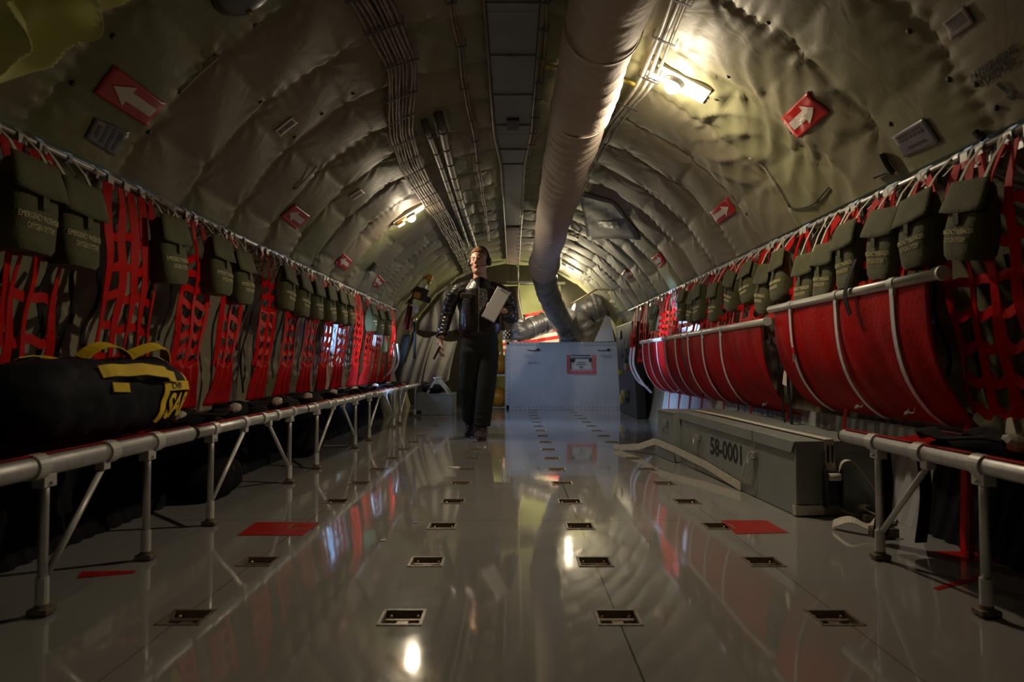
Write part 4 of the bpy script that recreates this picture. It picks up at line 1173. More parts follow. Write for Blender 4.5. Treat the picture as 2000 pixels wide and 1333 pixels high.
# ================================================================== BENCHES
BX, BZ = 1.256, 0.398
def bench(side, y0, y1, legs, braces, clamps, label, banded=True, group=None):
    t = thing('troop_bench', label, 'bench', (side * BX, (y0 + y1) / 2, 0), group)
    r = 0.029 if not banded else 0.024
    xb = side * 1.585
    mb = MB(); mb.tube([(side * BX, y0, BZ), (side * BX, (y0 + y1) / 2, BZ), (side * BX, y1, BZ)], r, 20); mb.build('front_tube', M_ALU, t, smooth=True)
    mb = MB(); mb.tube([(xb, y0, BZ + 0.01), (xb, y1, BZ + 0.01)], 0.018, 12); mb.build('rear_tube', M_ALU, t, smooth=True)
    def fn(u, v):
        y = y0 + 0.02 + u * (y1 - y0 - 0.04); x = BX + v * (1.60 - BX)
        z = BZ + r + 0.004 - 0.035 * math.sin(PI * v) - 0.006 * math.sin(u * 25) * math.sin(PI * v)
        if v < 0.02: x -= 0.010
        return (side * x, y, z)
    mb = MB(); mb.grid(fn, int((y1 - y0) / 0.04), 10); mb.build('canvas_seat', M_REDC, t, smooth=True, solid=0.004)
    if banded:      # red canvas folds over the tube between the clamps
        ys = sorted(clamps + [y0, y1])
        for a, b in zip(ys, ys[1:]):
            if b - a < 0.08: continue
            def f2(u, v, a=a, b=b):
                y = a + 0.03 + u * (b - a - 0.06); an = -0.45 + v * 1.1
                return (side * (BX - math.sin(-an) * 0 + (r + 0.004) * math.sin(an) * 1.0), y, BZ + (r + 0.004) * math.cos(an))
            mb = MB(); mb.grid(f2, 6, 6); mb.build('canvas_fold', M_REDC, t, smooth=True, solid=0.003)
    for y in clamps:
        mb = MB(); mb.tube([(side * BX, y - 0.022, BZ), (side * BX, y + 0.022, BZ)], r + 0.006, 20); mb.build('clamp_sleeve', M_ALUW, t)
    if not banded:
        pass
    for y in legs:
        mb = MB(); x = side * BX
        mb.tube([(x, y, BZ - r * 0.6), (x, y, 0.30), (x, y, 0.055)], 0.0125, 14); lg = mb.build('leg', M_ALU, t, smooth=True)
        mb = MB(); mb.tube([(x, y, 0.10), (x, y, 0.03)], 0.0165, 14); mb.build('leg_collar', M_ALUW, lg)
        mb = MB(); mb.box((x, y, 0.012), (0.055, 0.045, 0.016)); mb.tube([(x, y, 0.015), (x, y, 0.04)], [0.02, 0.014], 12); mb.box((x, y + 0.018, 0.026), (0.012, 0.014, 0.02)); mb.build('foot', M_STEEL, lg, bevel=0.003)
        mb = MB(); mb.box((x, y, BZ - r - 0.012), (0.035, 0.05, 0.034)); mb.tube([(x - 0.026, y, BZ - r - 0.018), (x + 0.026, y, BZ - r - 0.018)], 0.005, 8); mb.build('hinge_block', M_ALUW, lg, bevel=0.004)
    for (yt, yl) in braces:
        x = side * BX
        mb = MB(); mb.tube([(x, yt, BZ - r - 0.015), (x, yl + (0.02 if yt > yl else -0.02), 0.105)], 0.0095, 12)
        br = mb.build('brace', M_ALUW, t, smooth=True)
        mb = MB(); mb.box((x, yt, BZ - r - 0.008), (0.03, 0.035, 0.03)); mb.build('brace_bracket', M_ALUW, br, bevel=0.003)
    mb = MB()
    for y in (y0, y1):
        mb = MB(); mb.tube([(side * BX, y - 0.004, BZ), (side * BX, y + 0.004, BZ)], r + 0.001, 20); mb.build('end_cap', M_RUBBER, t)
    return t
G = 'red canvas troop benches'
bench(-1, 0.72, 2.66, [1.84, 2.355], [(2.10, 1.84)], [1.80, 2.12, 2.39], 'left bench nearest the camera, with plain thick front tube and duffel bags on it', False, G)
bench(-1, 2.69, 4.12, [2.85, 3.85], [(3.2, 2.85), (3.52, 3.85)], [2.86, 3.18, 3.42, 3.62, 3.88], 'red canvas bench on the left, second from the camera, with diagonal braces', True, G)
bench(-1, 4.14, 5.74, [4.38, 5.45], [(4.78, 4.38), (5.05, 5.45)], [4.3, 4.62, 4.8, 5.05, 5.3, 5.5], 'red canvas bench on the left, third from the camera', True, G)
bench(-1, 5.76, 7.38, [5.98, 7.2], [(6.4, 5.98), (6.75, 7.2)], [5.95, 6.2, 6.45, 6.7, 6.95, 7.2], 'red canvas bench on the left, fourth from the camera, tinted by window light', True, G)
bench(-1, 7.40, 9.1, [7.6, 8.75], [(8.0, 7.6)], [7.6, 7.85, 8.1, 8.35, 8.6, 8.85], 'red canvas bench farthest along the left wall', True, G)
bench(1, 0.72, 2.60, [1.835, 2.36], [(2.08, 2.36)], [1.55, 1.84, 2.11, 2.38], 'red canvas bench on the right, its end reaching past the grey crate', True, G)

# black seat belts with pale tags lying on the benches
def belt(side, Y, k, L=0.42, label=''):
    rnd = random.Random(k + 20); t = thing('seat_belt', label, 'seat belt', (side * 1.42, Y, 0.41), 'black seat belts on the benches')
    for j in range(2):
        pts = []
        for i in range(15):
            s = i / 14; pts.append(Vector((side * (1.50 - 0.14 * j - 0.10 * math.sin(s * 4 + k)), Y - L / 2 + L * s, 0.432 + 0.008 * j + 0.022 * math.sin(s * PI) + 0.010 * math.sin(s * 13 + k * j))))
        mb = MB(); mb.ribbon(pts, Vector((1, 0.2, 0.1)), 0.055, 0.006); mb.build('belt_webbing', M_BLACK, t)
    mb = MB()
    def heap(u, v):
        a = 2 * PI * u; r = math.sin(v * PI / 2)
        kx = 1 + 0.25 * math.sin(3 * a + k); return (side * (1.42 + 0.11 * r * kx * math.cos(a)), Y + 0.19 * r * kx * math.sin(a), 0.408 + 0.055 * math.cos(v * PI / 2) ** 0.8 * (1 + 0.3 * math.sin(a * 2 + k)))
    mb.grid(heap, 24, 8); mb.build('padding', M_CLOTHBLACK, t, smooth=True)
    mb = MB(); mb.ell((side * 1.375, Y - L * 0.42, 0.452), (0.034, 0.036, 0.022), 9, 5, Matrix.Rotation(0.5, 3, 'X')); mb.build('pale_tag', M_SIGNWHITE, t)
    mb.prism([c + rot @ Vector(v) for v in ((-0.018, -0.034, 0), (0.022, -0.026, 0), (0.024, 0.022, 0), (0.004, 0.036, 0), (-0.02, 0.028, 0))], (0, 0, 0.004)); mb.build('pale_tag', M_SIGNWHITE, t)
for k, Y in enumerate((2.98, 3.55, 4.15, 4.75, 5.4, 6.1, 7.0, 7.7)):
    belt(-1, Y, k, 0.4, 'black seat belt with pale tag on the left benches, %s from the camera' % nm(k))
belt(1, 2.05, 12, 0.4, 'black seat belt with pale tag lying on the right bench')

# ================================================================== FOLDED-UP SEATS ON THE RIGHT
def folded(y0, y1, zt, bands, label, ties, rings):
    xt = 1.40
    t = thing('folded_seat', label, 'folded seat', (xt, (y0 + y1) / 2, 0.42), 'red canvas seats folded up against the right wall')
    prof = [(xt, zt), (xt + 0.012, zt - 0.18), (xt + 0.055, zt - 0.33), (xt + 0.13, zt - 0.44), (xt + 0.20, zt - 0.495), (xt + 0.245, zt - 0.515)]
    pp = smooth_path([Vector((x, 0, z)) for x, z in prof], 5)
    def P(v):
        k = v * (len(pp) - 1); i = min(int(k), len(pp) - 2); f = k - i; return pp[i].lerp(pp[i + 1], f)
    mb = MB(); mb.tube([(xt, y0 - 0.08, zt), (xt, (y0 + y1) / 2, zt), (xt, y1 + 0.05, zt)], 0.0195, 16); mb.build('front_tube', M_ALUW, t, smooth=True)
    mb = MB(); mb.tube([(xt, y0 - 0.088, zt), (xt, y0 - 0.078, zt)], 0.025, 18); mb.build('end_cap', M_ALUW, t)
    def fn(u, v):
        y = y0 + u * (y1 - y0); p = P(v)
        sh = (0.10 * v * v) * (1 if y0 < 3 else 0.4) * (1 - u)
        w = 0.007 * math.sin(y * 19 + v * 4) * math.sin(v * PI) + 0.004 * math.sin(y * 47 + v * 11) * math.sin(v * PI)
        return (p.x + w, y + sh, p.z - 0.012)
    mb = MB(); mb.grid(fn, int((y1 - y0) / 0.025), 26); mb.build('canvas', M_REDC, t, smooth=True, solid=0.004)
    for (y, v1) in bands:
        pts = [Vector((P(v / 16 * v1).x - 0.012, y + 0.05 * (v / 16 * v1) ** 2, P(v / 16 * v1).z - 0.02)) for v in range(17)]
        mb = MB(); mb.ribbon(pts, Vector((0, 1, 0)), 0.024, 0.004); mb.build('pale_strap', M_WHITEB, t)
        mb = MB(); mb.tube([(xt, y - 0.018, zt), (xt, y + 0.018, zt)], 0.0235, 16); mb.box((xt - 0.004, y, zt - 0.03), (0.02, 0.022, 0.03)); mb.build('strap_clamp', M_ALUW, t)
    for y in ties:
        pts = [Vector((1.615, y, zt - 0.47)), Vector((1.60, y + 0.01, zt - 0.58)), Vector((1.585, y + 0.005, 0.10)), Vector((1.58, y, 0.004))]
        mb = MB(); mb.ribbon(smooth_path(pts, 5), Vector((0, 1, 0)), 0.03, 0.003); mb.build('floor_strap', M_RED, t)
    for y in rings:
        c = Vector((1.56, y, zt - 0.465)); mb = MB()
        ring = [c + Vector((-0.012, 0.022 * math.cos(a), 0.022 * math.sin(a))) for a in [2 * PI * i / 14 for i in range(15)]]
        mb.tube(ring, 0.003, 6, caps=False); mb.box(c + Vector((-0.01, 0.03, -0.02)), (0.01, 0.04, 0.012), Matrix.Rotation(-0.4, 3, 'X')); mb.build('snap_hook', M_ALU, t, smooth=True)
folded(2.30, 3.66, 0.965, [(2.50, 0.95), (2.94, 0.95), (3.42, 0.95)], 'folded-up red canvas seat with thick pale tube, nearest on the right wall', [3.30, 2.42], [3.05, 2.66])
folded(3.84, 5.60, 0.905, [(4.58, 0.98), (5.02, 0.98), (4.98 + 0.45, 0.98)], 'folded-up red canvas seat in the middle of the right wall', [4.0, 4.6, 5.2], [4.2])
folded(5.72, 7.42, 0.905, [(5.85, 0.98), (6.25, 0.98), (6.6, 0.98), (6.98, 0.98), (7.32, 0.9)], 'folded-up red canvas seat farthest along the right wall, lit by window light', [5.8, 6.2, 6.6, 7.0], [6.4])
# black strap slung over the near tube, red snap strap and hanging tags
def drop(name, pts, m, w, label, cat='strap', t=0.003):
    mb = MB(); mb.ribbon(smooth_path(pts, 6), Vector((0, 1, 0)), w, t); return setp(mb.build(name, m), label, cat)
drop('black_strap', [Vector((1.41, 2.80, 1.10)), Vector((1.375, 2.80, 1.0)), Vector((1.365, 2.80, 0.94)), Vector((1.37, 2.77, 0.87))], M_BLACK, 0.03, 'black strap slung over the near pale tube of the folded seat')
t = thing('snap_strap', 'short red strap with metal snap hanging on the near folded seat', 'strap', (1.42, 3.40, 0.8))
mb = MB(); mb.ribbon([Vector((1.395, 3.42, 0.84)), Vector((1.40, 3.42, 0.78)), Vector((1.405, 3.42, 0.72))], Vector((0, 1, 0)), 0.028, 0.003); mb.build('webbing', M_RED, t)
mb = MB(); mb.tube([(1.405, 3.42, 0.72), (1.405, 3.42, 0.68)], 0.005, 8); mb.build('snap', M_ALU, t)
for k, (y, zt) in enumerate(((3.72, 0.80), (3.82, 0.70))):
    drop('black_strap', [Vector((1.48, y, zt)), Vector((1.50, y, 0.5)), Vector((1.53, y + 0.03, 0.3)), Vector((1.55, y, 0.05))], M_BLACK, 0.035 - 0.015 * k, '%s black strap hanging in the gap between the folded seats' % ('wide' if k == 0 else 'thin'))
mb = MB(); c = Vector((1.47, 3.70, 0.60)); mb.prism([c + Vector(v) for v in ((0, -0.02, 0.05), (0, 0.012, 0.03), (0, 0.035, -0.04), (0, -0.02, -0.05))], (0.003, 0, 0)); setp(mb.build('paper_tag', M_SIGNWHITE), 'white paper tag in the gap between the folded seats', 'tag')
mb = MB(); c = Vector((1.44, 1.98, 0.455)); mb.prism([c + Vector(v) for v in ((0, -0.02, 0.0), (0, 0.03, 0.0), (0, 0.02, 0.055), (0, 0.0, 0.06))], (0.003, 0, 0)); setp(mb.build('paper_tag', M_SIGNWHITE), 'white paper tag standing at the back of the right bench', 'tag')
# curved pale hoops of the last folded seats near the far crate
for k, (y, z1) in enumerate(((7.65, 0.35), (7.85, 0.40))):
    mb = MB(); mb.tube(smooth_path([Vector((1.36, y, 0.86)), Vector((1.35, y, 0.66)), Vector((1.43, y - 0.03, 0.48)), Vector((1.54, y - 0.05, z1))], 6), 0.012, 8)
    setp(mb.build('pale_hoop', M_WHITEB, smooth=True), 'curved pale rod past the far end of the right folded seats, %s one' % ('nearer' if k == 0 else 'farther'), 'rod')
for k, (px, yy) in enumerate(((768, 8.4), (776, 8.65))):
    mb = MB(); p = onY(px, 672, yy); mb.tube(smooth_path([p, onY(px + 3, 700, yy), onY(px - 4, 722, yy), onY(px - 20, 742, yy)], 6), 0.012, 8)
    setp(mb.build('pale_hoop', M_WHITEB, smooth=True), 'curved pale rod at the far end of the left nets, %s one' % ('left' if k == 0 else 'right'), 'rod')
# bundled pale curtain at the left hatch window
mb = MB()
def fcur(u, v):
    y = 6.12 + u * 0.22; z = 1.16 - v * 0.42
    return (-(1.63 - 0.02 * math.sin(v * 20 + u * 3)), y + 0.01 * math.sin(v * 16), z)
mb.grid(fcur, 8, 24); o = mb.build('window_curtain', mat('pale blue white cloth', (0.72, 0.80, 0.82), 0.8), smooth=True, solid=0.003); setp(o, 'bright pale curtain bunched beside the left hatch window', 'curtain')
add_translucent(MATS['pale blue white cloth'], (0.7, 0.85, 0.95), 0.5)
c = Vector((-1.50, 7.95, 0.95)); t = thing('pocket_card', 'green and white card hanging on the far left nets', 'card', c)
mb = MB(); mb.box(c, (0.01, 0.12, 0.28)); mb.build('green_half', M_GREEN, t)
mb = MB(); mb.box(c + Vector((0, 0.11, 0.0)), (0.01, 0.10, 0.26)); mb.build('white_half', M_SIGNWHITE, t)

# ================================================================== LONG GREY CRATE 58-0001
def long_crate():
    n0 = onZ(1556, 1010, 0); f0 = onZ(1331, 905, 0)     # near and far corner of the visible long side
    ax = (f0 - n0); ax.z = 0; L = ax.length; ax.normalize(); rt_ = Vector((ax.y, -ax.x, 0)); H = 0.33; W = 0.40
    def A_at(px):
        d = ray(px, 800); k = d.x / d.y; return (k * n0.y - n0.x) / (ax.x - k * ax.y)
    def Q(a, b, c): return n0 + ax * a + rt_ * b + Vector((0, 0, c))
    def T(a): return H - 0.0 + 0.02 * (a / L)
    t = thing('equipment_crate', 'long grey metal crate stencilled 58-0001 lying strapped to the deck on the right', 'crate', n0)
    rot = Matrix((rt_, ax, Vector((0, 0, 1)))).transposed()
    Wf = W * 0.98
    mb = MB(); mb.hexa([Q(0, 0, 0.002), Q(0, W, 0.002), Q(L, Wf, 0.002), Q(L, 0, 0.002), Q(0, 0, H - 0.012), Q(0, W, H - 0.012), Q(L, Wf, H + 0.008), Q(L, 0, H + 0.008)])
    mb.build('crate_body', M_CRATE, t, bevel=0.004)
    sp = A_at(1472)
    for i, (a, b) in enumerate(((-0.008, sp - 0.004), (sp + 0.004, L + 0.006))):
        mb = MB(); hl = 0.055
        top = []
        za, zb = H + 0.02 * max(0, a) / L, H + 0.02 * b / L
        mb.hexa([Q(a, -0.009, za - 0.010), Q(a, W + 0.006, za - 0.010), Q(b, W + 0.006, zb - 0.010), Q(b, -0.009, zb - 0.010), Q(a, -0.009, za), Q(a, W + 0.006, za), Q(b, W + 0.006, zb), Q(b, -0.009, zb)])
        # front lip, cut at an angle at its near end
        cut = 0.035 if i == 0 else 0.0
        mb.prism([Q(a + cut, -0.010, za - hl), Q(b, -0.010, zb - hl), Q(b, -0.010, zb), Q(a, -0.010, za)], rt_ * 0.004)
        mb.build('lid', M_CRATE, t, bevel=0.002)
    mb = MB(); mb.prism([Q(-0.008, 0.02, H - 0.05), Q(-0.008, W, H - 0.05), Q(-0.008, W + 0.004, H - 0.004), Q(-0.008, 0.0, H - 0.004)], ax * 0.004); mb.build('lid_lip', M_CRATE, t)
    # stencil number
    a0, a1, z0, z1 = 0.60, 1.30, 0.105, 0.205
    # reads from the viewer's left (far end) to right (near end)
    pa = onX(1388, 890, 1.2); 
    A0, A1 = A_at(1387), A_at(1448)
    def tf(u, v):
        a = A0 + (A1 - A0) * u; return Q(a, -0.0012, 0.135 + 0.105 * v)
    mb = MB(); text_on(mb, '58-0001', tf, 0.022); mb.build('stencil_number', M_INK, t, solid=0.0008)
    for a in (A_at(1475), A_at(1366)):
        tt = MB(); c = Q(a, -0.012, 0.215)
        tt.box(c, (0.012, 0.05, 0.03), rot); tt.tube([Q(a - 0.018, -0.02, 0.225), Q(a - 0.02, -0.034, 0.20), Q(a, -0.04, 0.17), Q(a + 0.02, -0.034, 0.20), Q(a + 0.018, -0.02, 0.225)], 0.0035, 7)
        lt = tt.build('latch', M_ALU, t)
        m2 = MB(); m2.tube(smooth_path([Q(a - 0.01, -0.016, 0.205), Q(a - 0.02, -0.02, 0.13), Q(a + 0.03, -0.016, 0.075), Q(a + 0.06, -0.016, 0.07)], 6), 0.0022, 6); m2.build('lanyard', M_BRASS, lt, smooth=True)
    mb = MB(); mb.tube(smooth_path([Q(A_at(1476), -0.02, 0.20), Q(A_at(1466), -0.03, 0.17), Q(A_at(1458), -0.02, 0.12), Q(A_at(1452), -0.014, 0.085)], 6), 0.005, 7); mb.build('hasp_arm', M_ALU, t, smooth=True)
    for a in (0.05, L - 0.05):
        mb = MB(); mb.box(Q(a, W * 0.5, 0.0015), (W, 0.04, 0.003), rot); mb.build('skid', M_EQUIP, t)
    # cotton tie-down straps
    Zt = H + 0.0075
    s = thing('tie_down_strap', 'cream cargo strap over the top of the long crate, ratchet at its near end', 'cargo strap', Q(0, 0.15, Zt), 'cream cargo straps')
    pts = [Q(L + 0.012, 0.10, 0.16), Q(L + 0.012, 0.10, H + 0.026), Q(L * 0.7, 0.115, H + 0.024), Q(L * 0.3, 0.13, H + 0.014), Q(-0.014, 0.145, Zt), Q(-0.018, 0.145, H - 0.09), Q(-0.03, 0.147, H - 0.125)]
    mb = MB(); mb.ribbon(pts, rt_, 0.042, 0.003); mb.build('webbing', M_WHITEW, s)
    for off in (-0.010, 0.010):
        mb = MB(); mb.box(Q(-0.021, 0.145 + off, H - 0.055), (0.009, 0.002, 0.075), rot); mb.build('dark_stripe', M_INK, s)
    rc = MB(); rc.box(Q(-0.04, 0.14, H - 0.20), (0.055, 0.022, 0.15), rot); rc.tube([Q(-0.04, 0.105, H - 0.145), Q(-0.04, 0.18, H - 0.145)], 0.018, 14); rc.tube([Q(-0.045, 0.105, H - 0.265), Q(-0.045, 0.18, H - 0.265)], 0.008, 10)
    for b in (0.108, 0.175): rc.box(Q(-0.045, b, H - 0.20), (0.005, 0.045, 0.17), rot)
    r_ = rc.build('ratchet', M_EQUIP, s, bevel=0.003)
    mb = MB(); mb.tube([Q(-0.052, 0.115, H - 0.15), Q(-0.052, 0.17, H - 0.15)], 0.017, 14); mb.build('wound_webbing', M_WHITEW, r_, smooth=True)
    tail = smooth_path([Q(-0.03, 0.17, H - 0.14), Q(-0.05, 0.185, H - 0.085), Q(-0.05, 0.235, H - 0.09), Q(-0.06, 0.29, H - 0.17), Q(-0.05, 0.34, 0.09), Q(-0.06, 0.36, 0.035), Q(-0.12, 0.35, 0.02), Q(-0.14, 0.30, 0.028), Q(-0.07, 0.26, 0.05), Q(-0.03, 0.30, 0.055)], 7)
    mb = MB(); mb.ribbon(tail, (ax * 0.9 + rt_ * 0.25), 0.040, 0.003); mb.build('loose_tail', M_WHITEW, s)
    mb = MB(); mb.tube(smooth_path([Q(-0.045, 0.15, 0.06), Q(-0.08, 0.19, 0.03), Q(-0.10, 0.26, 0.02)], 5), 0.006, 8); mb.box(Q(-0.10, 0.27, 0.018), (0.07, 0.05, 0.028), rot); mb.build('end_hook', M_STEEL, s)
    # second strap low around the crate's side
    s = thing('tie_down_strap', 'cream cargo strap slanting along the lower side of the long crate to the deck', 'cargo strap', Q(0.5, -0.02, 0.05), 'cream cargo straps')
    LS = L + 0.36
    pts = [Q(LS + 0.40, -0.30, 0.012), Q(LS + 0.16, -0.16, 0.05), Q(LS + 0.01, -0.085, 0.105), Q(LS - 0.08, -0.078, 0.105), Q(L, -0.055, 0.095), Q((L + A_at(1447)) / 2, -0.012, 0.062), Q(A_at(1449), -0.012, 0.026)]
    mb = MB(); mb.ribbon(pts, Vector((0, 0, 1)), 0.045, 0.003); mb.build('webbing', M_WHITEW, s)
    mb = MB(); mb.ribbon([Q(0.02, -0.008, 0.028), Q(-0.007, -0.006, 0.028), Q(-0.010, 0.02, 0.028), Q(-0.010, 0.12, 0.030)], Vector((0, 0, 1)), 0.042, 0.003); mb.build('lower_wrap', M_WHITEW, s)
    # small crate just behind
    t2 = thing('small_crate', 'small grey crate butted against the far end of the long crate', 'crate', Q(L + 0.2, 0, 0), None)
    mb = MB(); mb.hexa([Q(L + 0.02, -0.045, 0.002), Q(L + 0.02, W, 0.002), Q(LS - 0.01, W, 0.002), Q(LS - 0.01, -0.065, 0.002), Q(L + 0.02, -0.045, H - 0.0), Q(L + 0.02, W, H), Q(LS - 0.01, W, H), Q(LS - 0.01, -0.065, H)]); mb.build('crate_body', M_CRATE, t2, bevel=0.004)
    mb = MB(); mb.hexa([Q(L + 0.018, -0.053, H + 0.001), Q(L + 0.018, W, H + 0.001), Q(LS, W, H + 0.001), Q(LS, -0.073, H + 0.001), Q(L + 0.018, -0.053, H + 0.012), Q(L + 0.018, W, H + 0.012), Q(LS, W, H + 0.012), Q(LS, -0.073, H + 0.012)]); mb.build('lid', M_CRATE, t2, bevel=0.002)
    mb = MB(); mb.box(Q(L + 0.16, -0.068, H - 0.07), (0.014, 0.05, 0.04), rot); mb.tube([Q(L + 0.14, -0.075, H - 0.06), Q(L + 0.15, -0.09, H - 0.11), Q(L + 0.18, -0.075, H - 0.13)], 0.004, 7); mb.build('latch', M_ALU, t2)
    return Q, L, W, H
CR = long_crate()
# buckles and straps lying on the deck behind the crate end
Q, L, W, H = CR
t = thing('loose_strap', 'tangle of cream strap and dark buckle on the deck under the right bench', 'cargo strap', (1.38, 2.72, 0.01))
mb = MB(); mb.ribbon(smooth_path([Vector((1.30, 2.80, 0.02)), Vector((1.34, 2.74, 0.05)), Vector((1.40, 2.70, 0.03)), Vector((1.47, 2.74, 0.06)), Vector((1.52, 2.80, 0.02)), Vector((1.56, 2.84, 0.012))], 6), Vector((0.2, 1, 0.4)), 0.04, 0.003); mb.build('webbing', M_WHITEW, t)
mb = MB(); mb.box((1.43, 2.66, 0.022), (0.09, 0.06, 0.035)); mb.tube([(1.39, 2.65, 0.045), (1.48, 2.66, 0.05)], 0.008, 8); mb.build('ratchet', M_STEEL, t, bevel=0.005)
for k, (x, y, w) in enumerate(((1.37, 2.55, 0.07), (1.46, 2.45, 0.05))):
    mb = MB(); mb.ribbon(smooth_path([Vector((x, y, 0.345)), Vector((x + 0.01, y, 0.2)), Vector((x + 0.0, y + 0.02, 0.03))], 6), Vector((1, 0.3, 0)), w, 0.006)
    setp(mb.build('black_strap', M_BLACK), '%s black strap dangling beneath the right bench' % ('wide' if k == 0 else 'narrow'), 'strap')
mb = MB(); mb.ribbon(smooth_path([Vector((1.52, 2.3, 0.37)), Vector((1.53, 2.3, 0.2)), Vector((1.54, 2.32, 0.012))], 6), Vector((1, 0.5, 0)), 0.03, 0.003); setp(mb.build('red_strap', M_RED), 'red strap hanging to the deck beneath the right bench', 'strap')

# ================================================================== POWER UNIT CRATE
def power_crate():
    Y = 10.28
    a = onZ(988, 803, 0.05); 
    x0 = onY(989, 740, Y).x; x1 = onY(1216, 740, Y).x; z1 = onY(1100, 669, Y).z; z0 = onY(1100, 800, Y).z
    t = thing('power_unit_crate', 'large grey blue riveted metal crate standing at the far end of the cabin', 'crate', ((x0 + x1) / 2, Y, 0))
    D = 0.9
    mb = MB(); mb.box(((x0 + x1) / 2, Y + D / 2, (z0 + z1) / 2), (x1 - x0, D, z1 - z0)); mb.build('crate_body', M_APU, t, bevel=0.006)
    mb = MB(); e = 0.02
    for (cx, cz, sx, sz) in (((x0 + x1) / 2, z1 - 0.018, x1 - x0 + 0.008, 0.04), ((x0 + x1) / 2, z0 + 0.03, x1 - x0 + 0.008, 0.06), (x0 + 0.022, (z0 + z1) / 2, 0.045, z1 - z0), (x1 - 0.022, (z0 + z1) / 2, 0.045, z1 - z0)):
        mb.box((cx, Y - 0.003, cz), (sx, 0.008, sz))
    mb.build('edge_trim', M_APU, t, bevel=0.001)
    nx = 29
    m1 = MB()
    for k in range(nx):
        for z in (z0 + 0.03, z1 - 0.018): m1.ell((x0 + 0.03 + (x1 - x0 - 0.06) * k / (nx - 1), Y - 0.008, z), (0.007, 0.004, 0.007), 6, 4)
    for k in range(14):
        for x in (x0 + 0.02, x1 - 0.02): m1.ell((x, Y - 0.008, z0 + 0.08 + (z1 - z0 - 0.14) * k / 13), (0.007, 0.004, 0.007), 6, 4)
    m1.build('rivet_rows', M_EQUIP, t)
    for px in (1042, 1179):
        c = onY(px, 684, Y); mb = MB(); mb.tube([c + Vector((-0.085, 0, 0)), c + Vector((-0.085, -0.03, -0.006)), c + Vector((0, -0.035, -0.012)), c + Vector((0.08, -0.03, -0.004)), c + Vector((0.08, 0, 0))], 0.008, 8); mb.box(c + Vector((0.07, -0.005, 0.006)), (0.04, 0.012, 0.03)); mb.build('handle', M_EQUIP, t)
    # red tape frame round a document holder
    p0 = onY(1107, 731, Y); p1 = onY(1163, 694, Y); f = 0.045
    w = p1.x - p0.x; h = p1.z - p0.z; mb = MB()
    mb.box(((p0.x + p1.x) / 2, Y - 0.006, p0.z + f / 2), (w, 0.004, f)); mb.box((p0.x + f / 2, Y - 0.006, (p0.z + p1.z) / 2 + f / 2), (f, 0.004, h - f)); mb.box((p1.x - f / 2, Y - 0.006, (p0.z + p1.z) / 2 + f / 2), (f, 0.004, h - f))
    mb.build('red_tape_frame', mat('faded red tape', (0.52, 0.10, 0.10), 0.6, var=0.2), t)
    mb = MB(); mb.box(((p0.x + p1.x) / 2, Y - 0.008, (p0.z + p1.z) / 2 + 0.03), (w - 2.6 * f, 0.004, h - 1.7 * f)); dc = mb.build('document', M_SIGNCLEAR if False else mat('faded document', (0.42, 0.42, 0.44), 0.6), t)
    mb = MB(); cx = (p0.x + p1.x) / 2
    for (dz, ww) in ((0.03, 0.13), (0.0, 0.16), (-0.03, 0.06), (-0.05, 0.05)):
        mb = MB(); mb.box((cx, Y - 0.011, p0.z + h * 0.5 + dz), (ww, 0.002, 0.011)); mb.build('print_line', M_INK, dc)
    mb = MB()
    mb = MB(); mb.box((cx - 0.005, Y - 0.016, p1.z - 0.005), (w * 0.66, 0.02, 0.012)); mb.box((cx - 0.005, Y - 0.012, p1.z - 0.045), (w * 0.60, 0.01, 0.010))
    mb.box((cx - w * 0.29, Y - 0.014, p1.z - 0.08), (0.055, 0.016, 0.05)); mb.box((cx + w * 0.31, Y - 0.014, p1.z - 0.075), (0.035, 0.016, 0.06)); mb.box((cx - w * 0.36, Y - 0.012, p0.z + h * 0.55), (0.010, 0.008, h * 0.6))
    mb.build('document_clips', M_EQUIP, t)
    q0 = onY(1031, 712, Y); q1 = onY(1055, 704, Y)
    mb = MB(); text_on(mb, 'APU NO 2', lambda u, v: (q0.x + u * (q1.x - q0.x), Y - 0.0015, q0.z + v * (q1.z - q0.z) * 0.6)); mb.build('stencil_lettering', M_INK, t, solid=0.001)
    for x in (x0 + 0.08, x1 - 0.08):
        for y in (Y + 0.06, Y + D - 0.06):
            mb = MB(); mb.tube([(x, y, 0.0), (x, y, z0)], [0.016, 0.022], 10); mb.build('foot', M_ALU, t)
    return x0, x1, z1, Y, D
PC = power_crate()

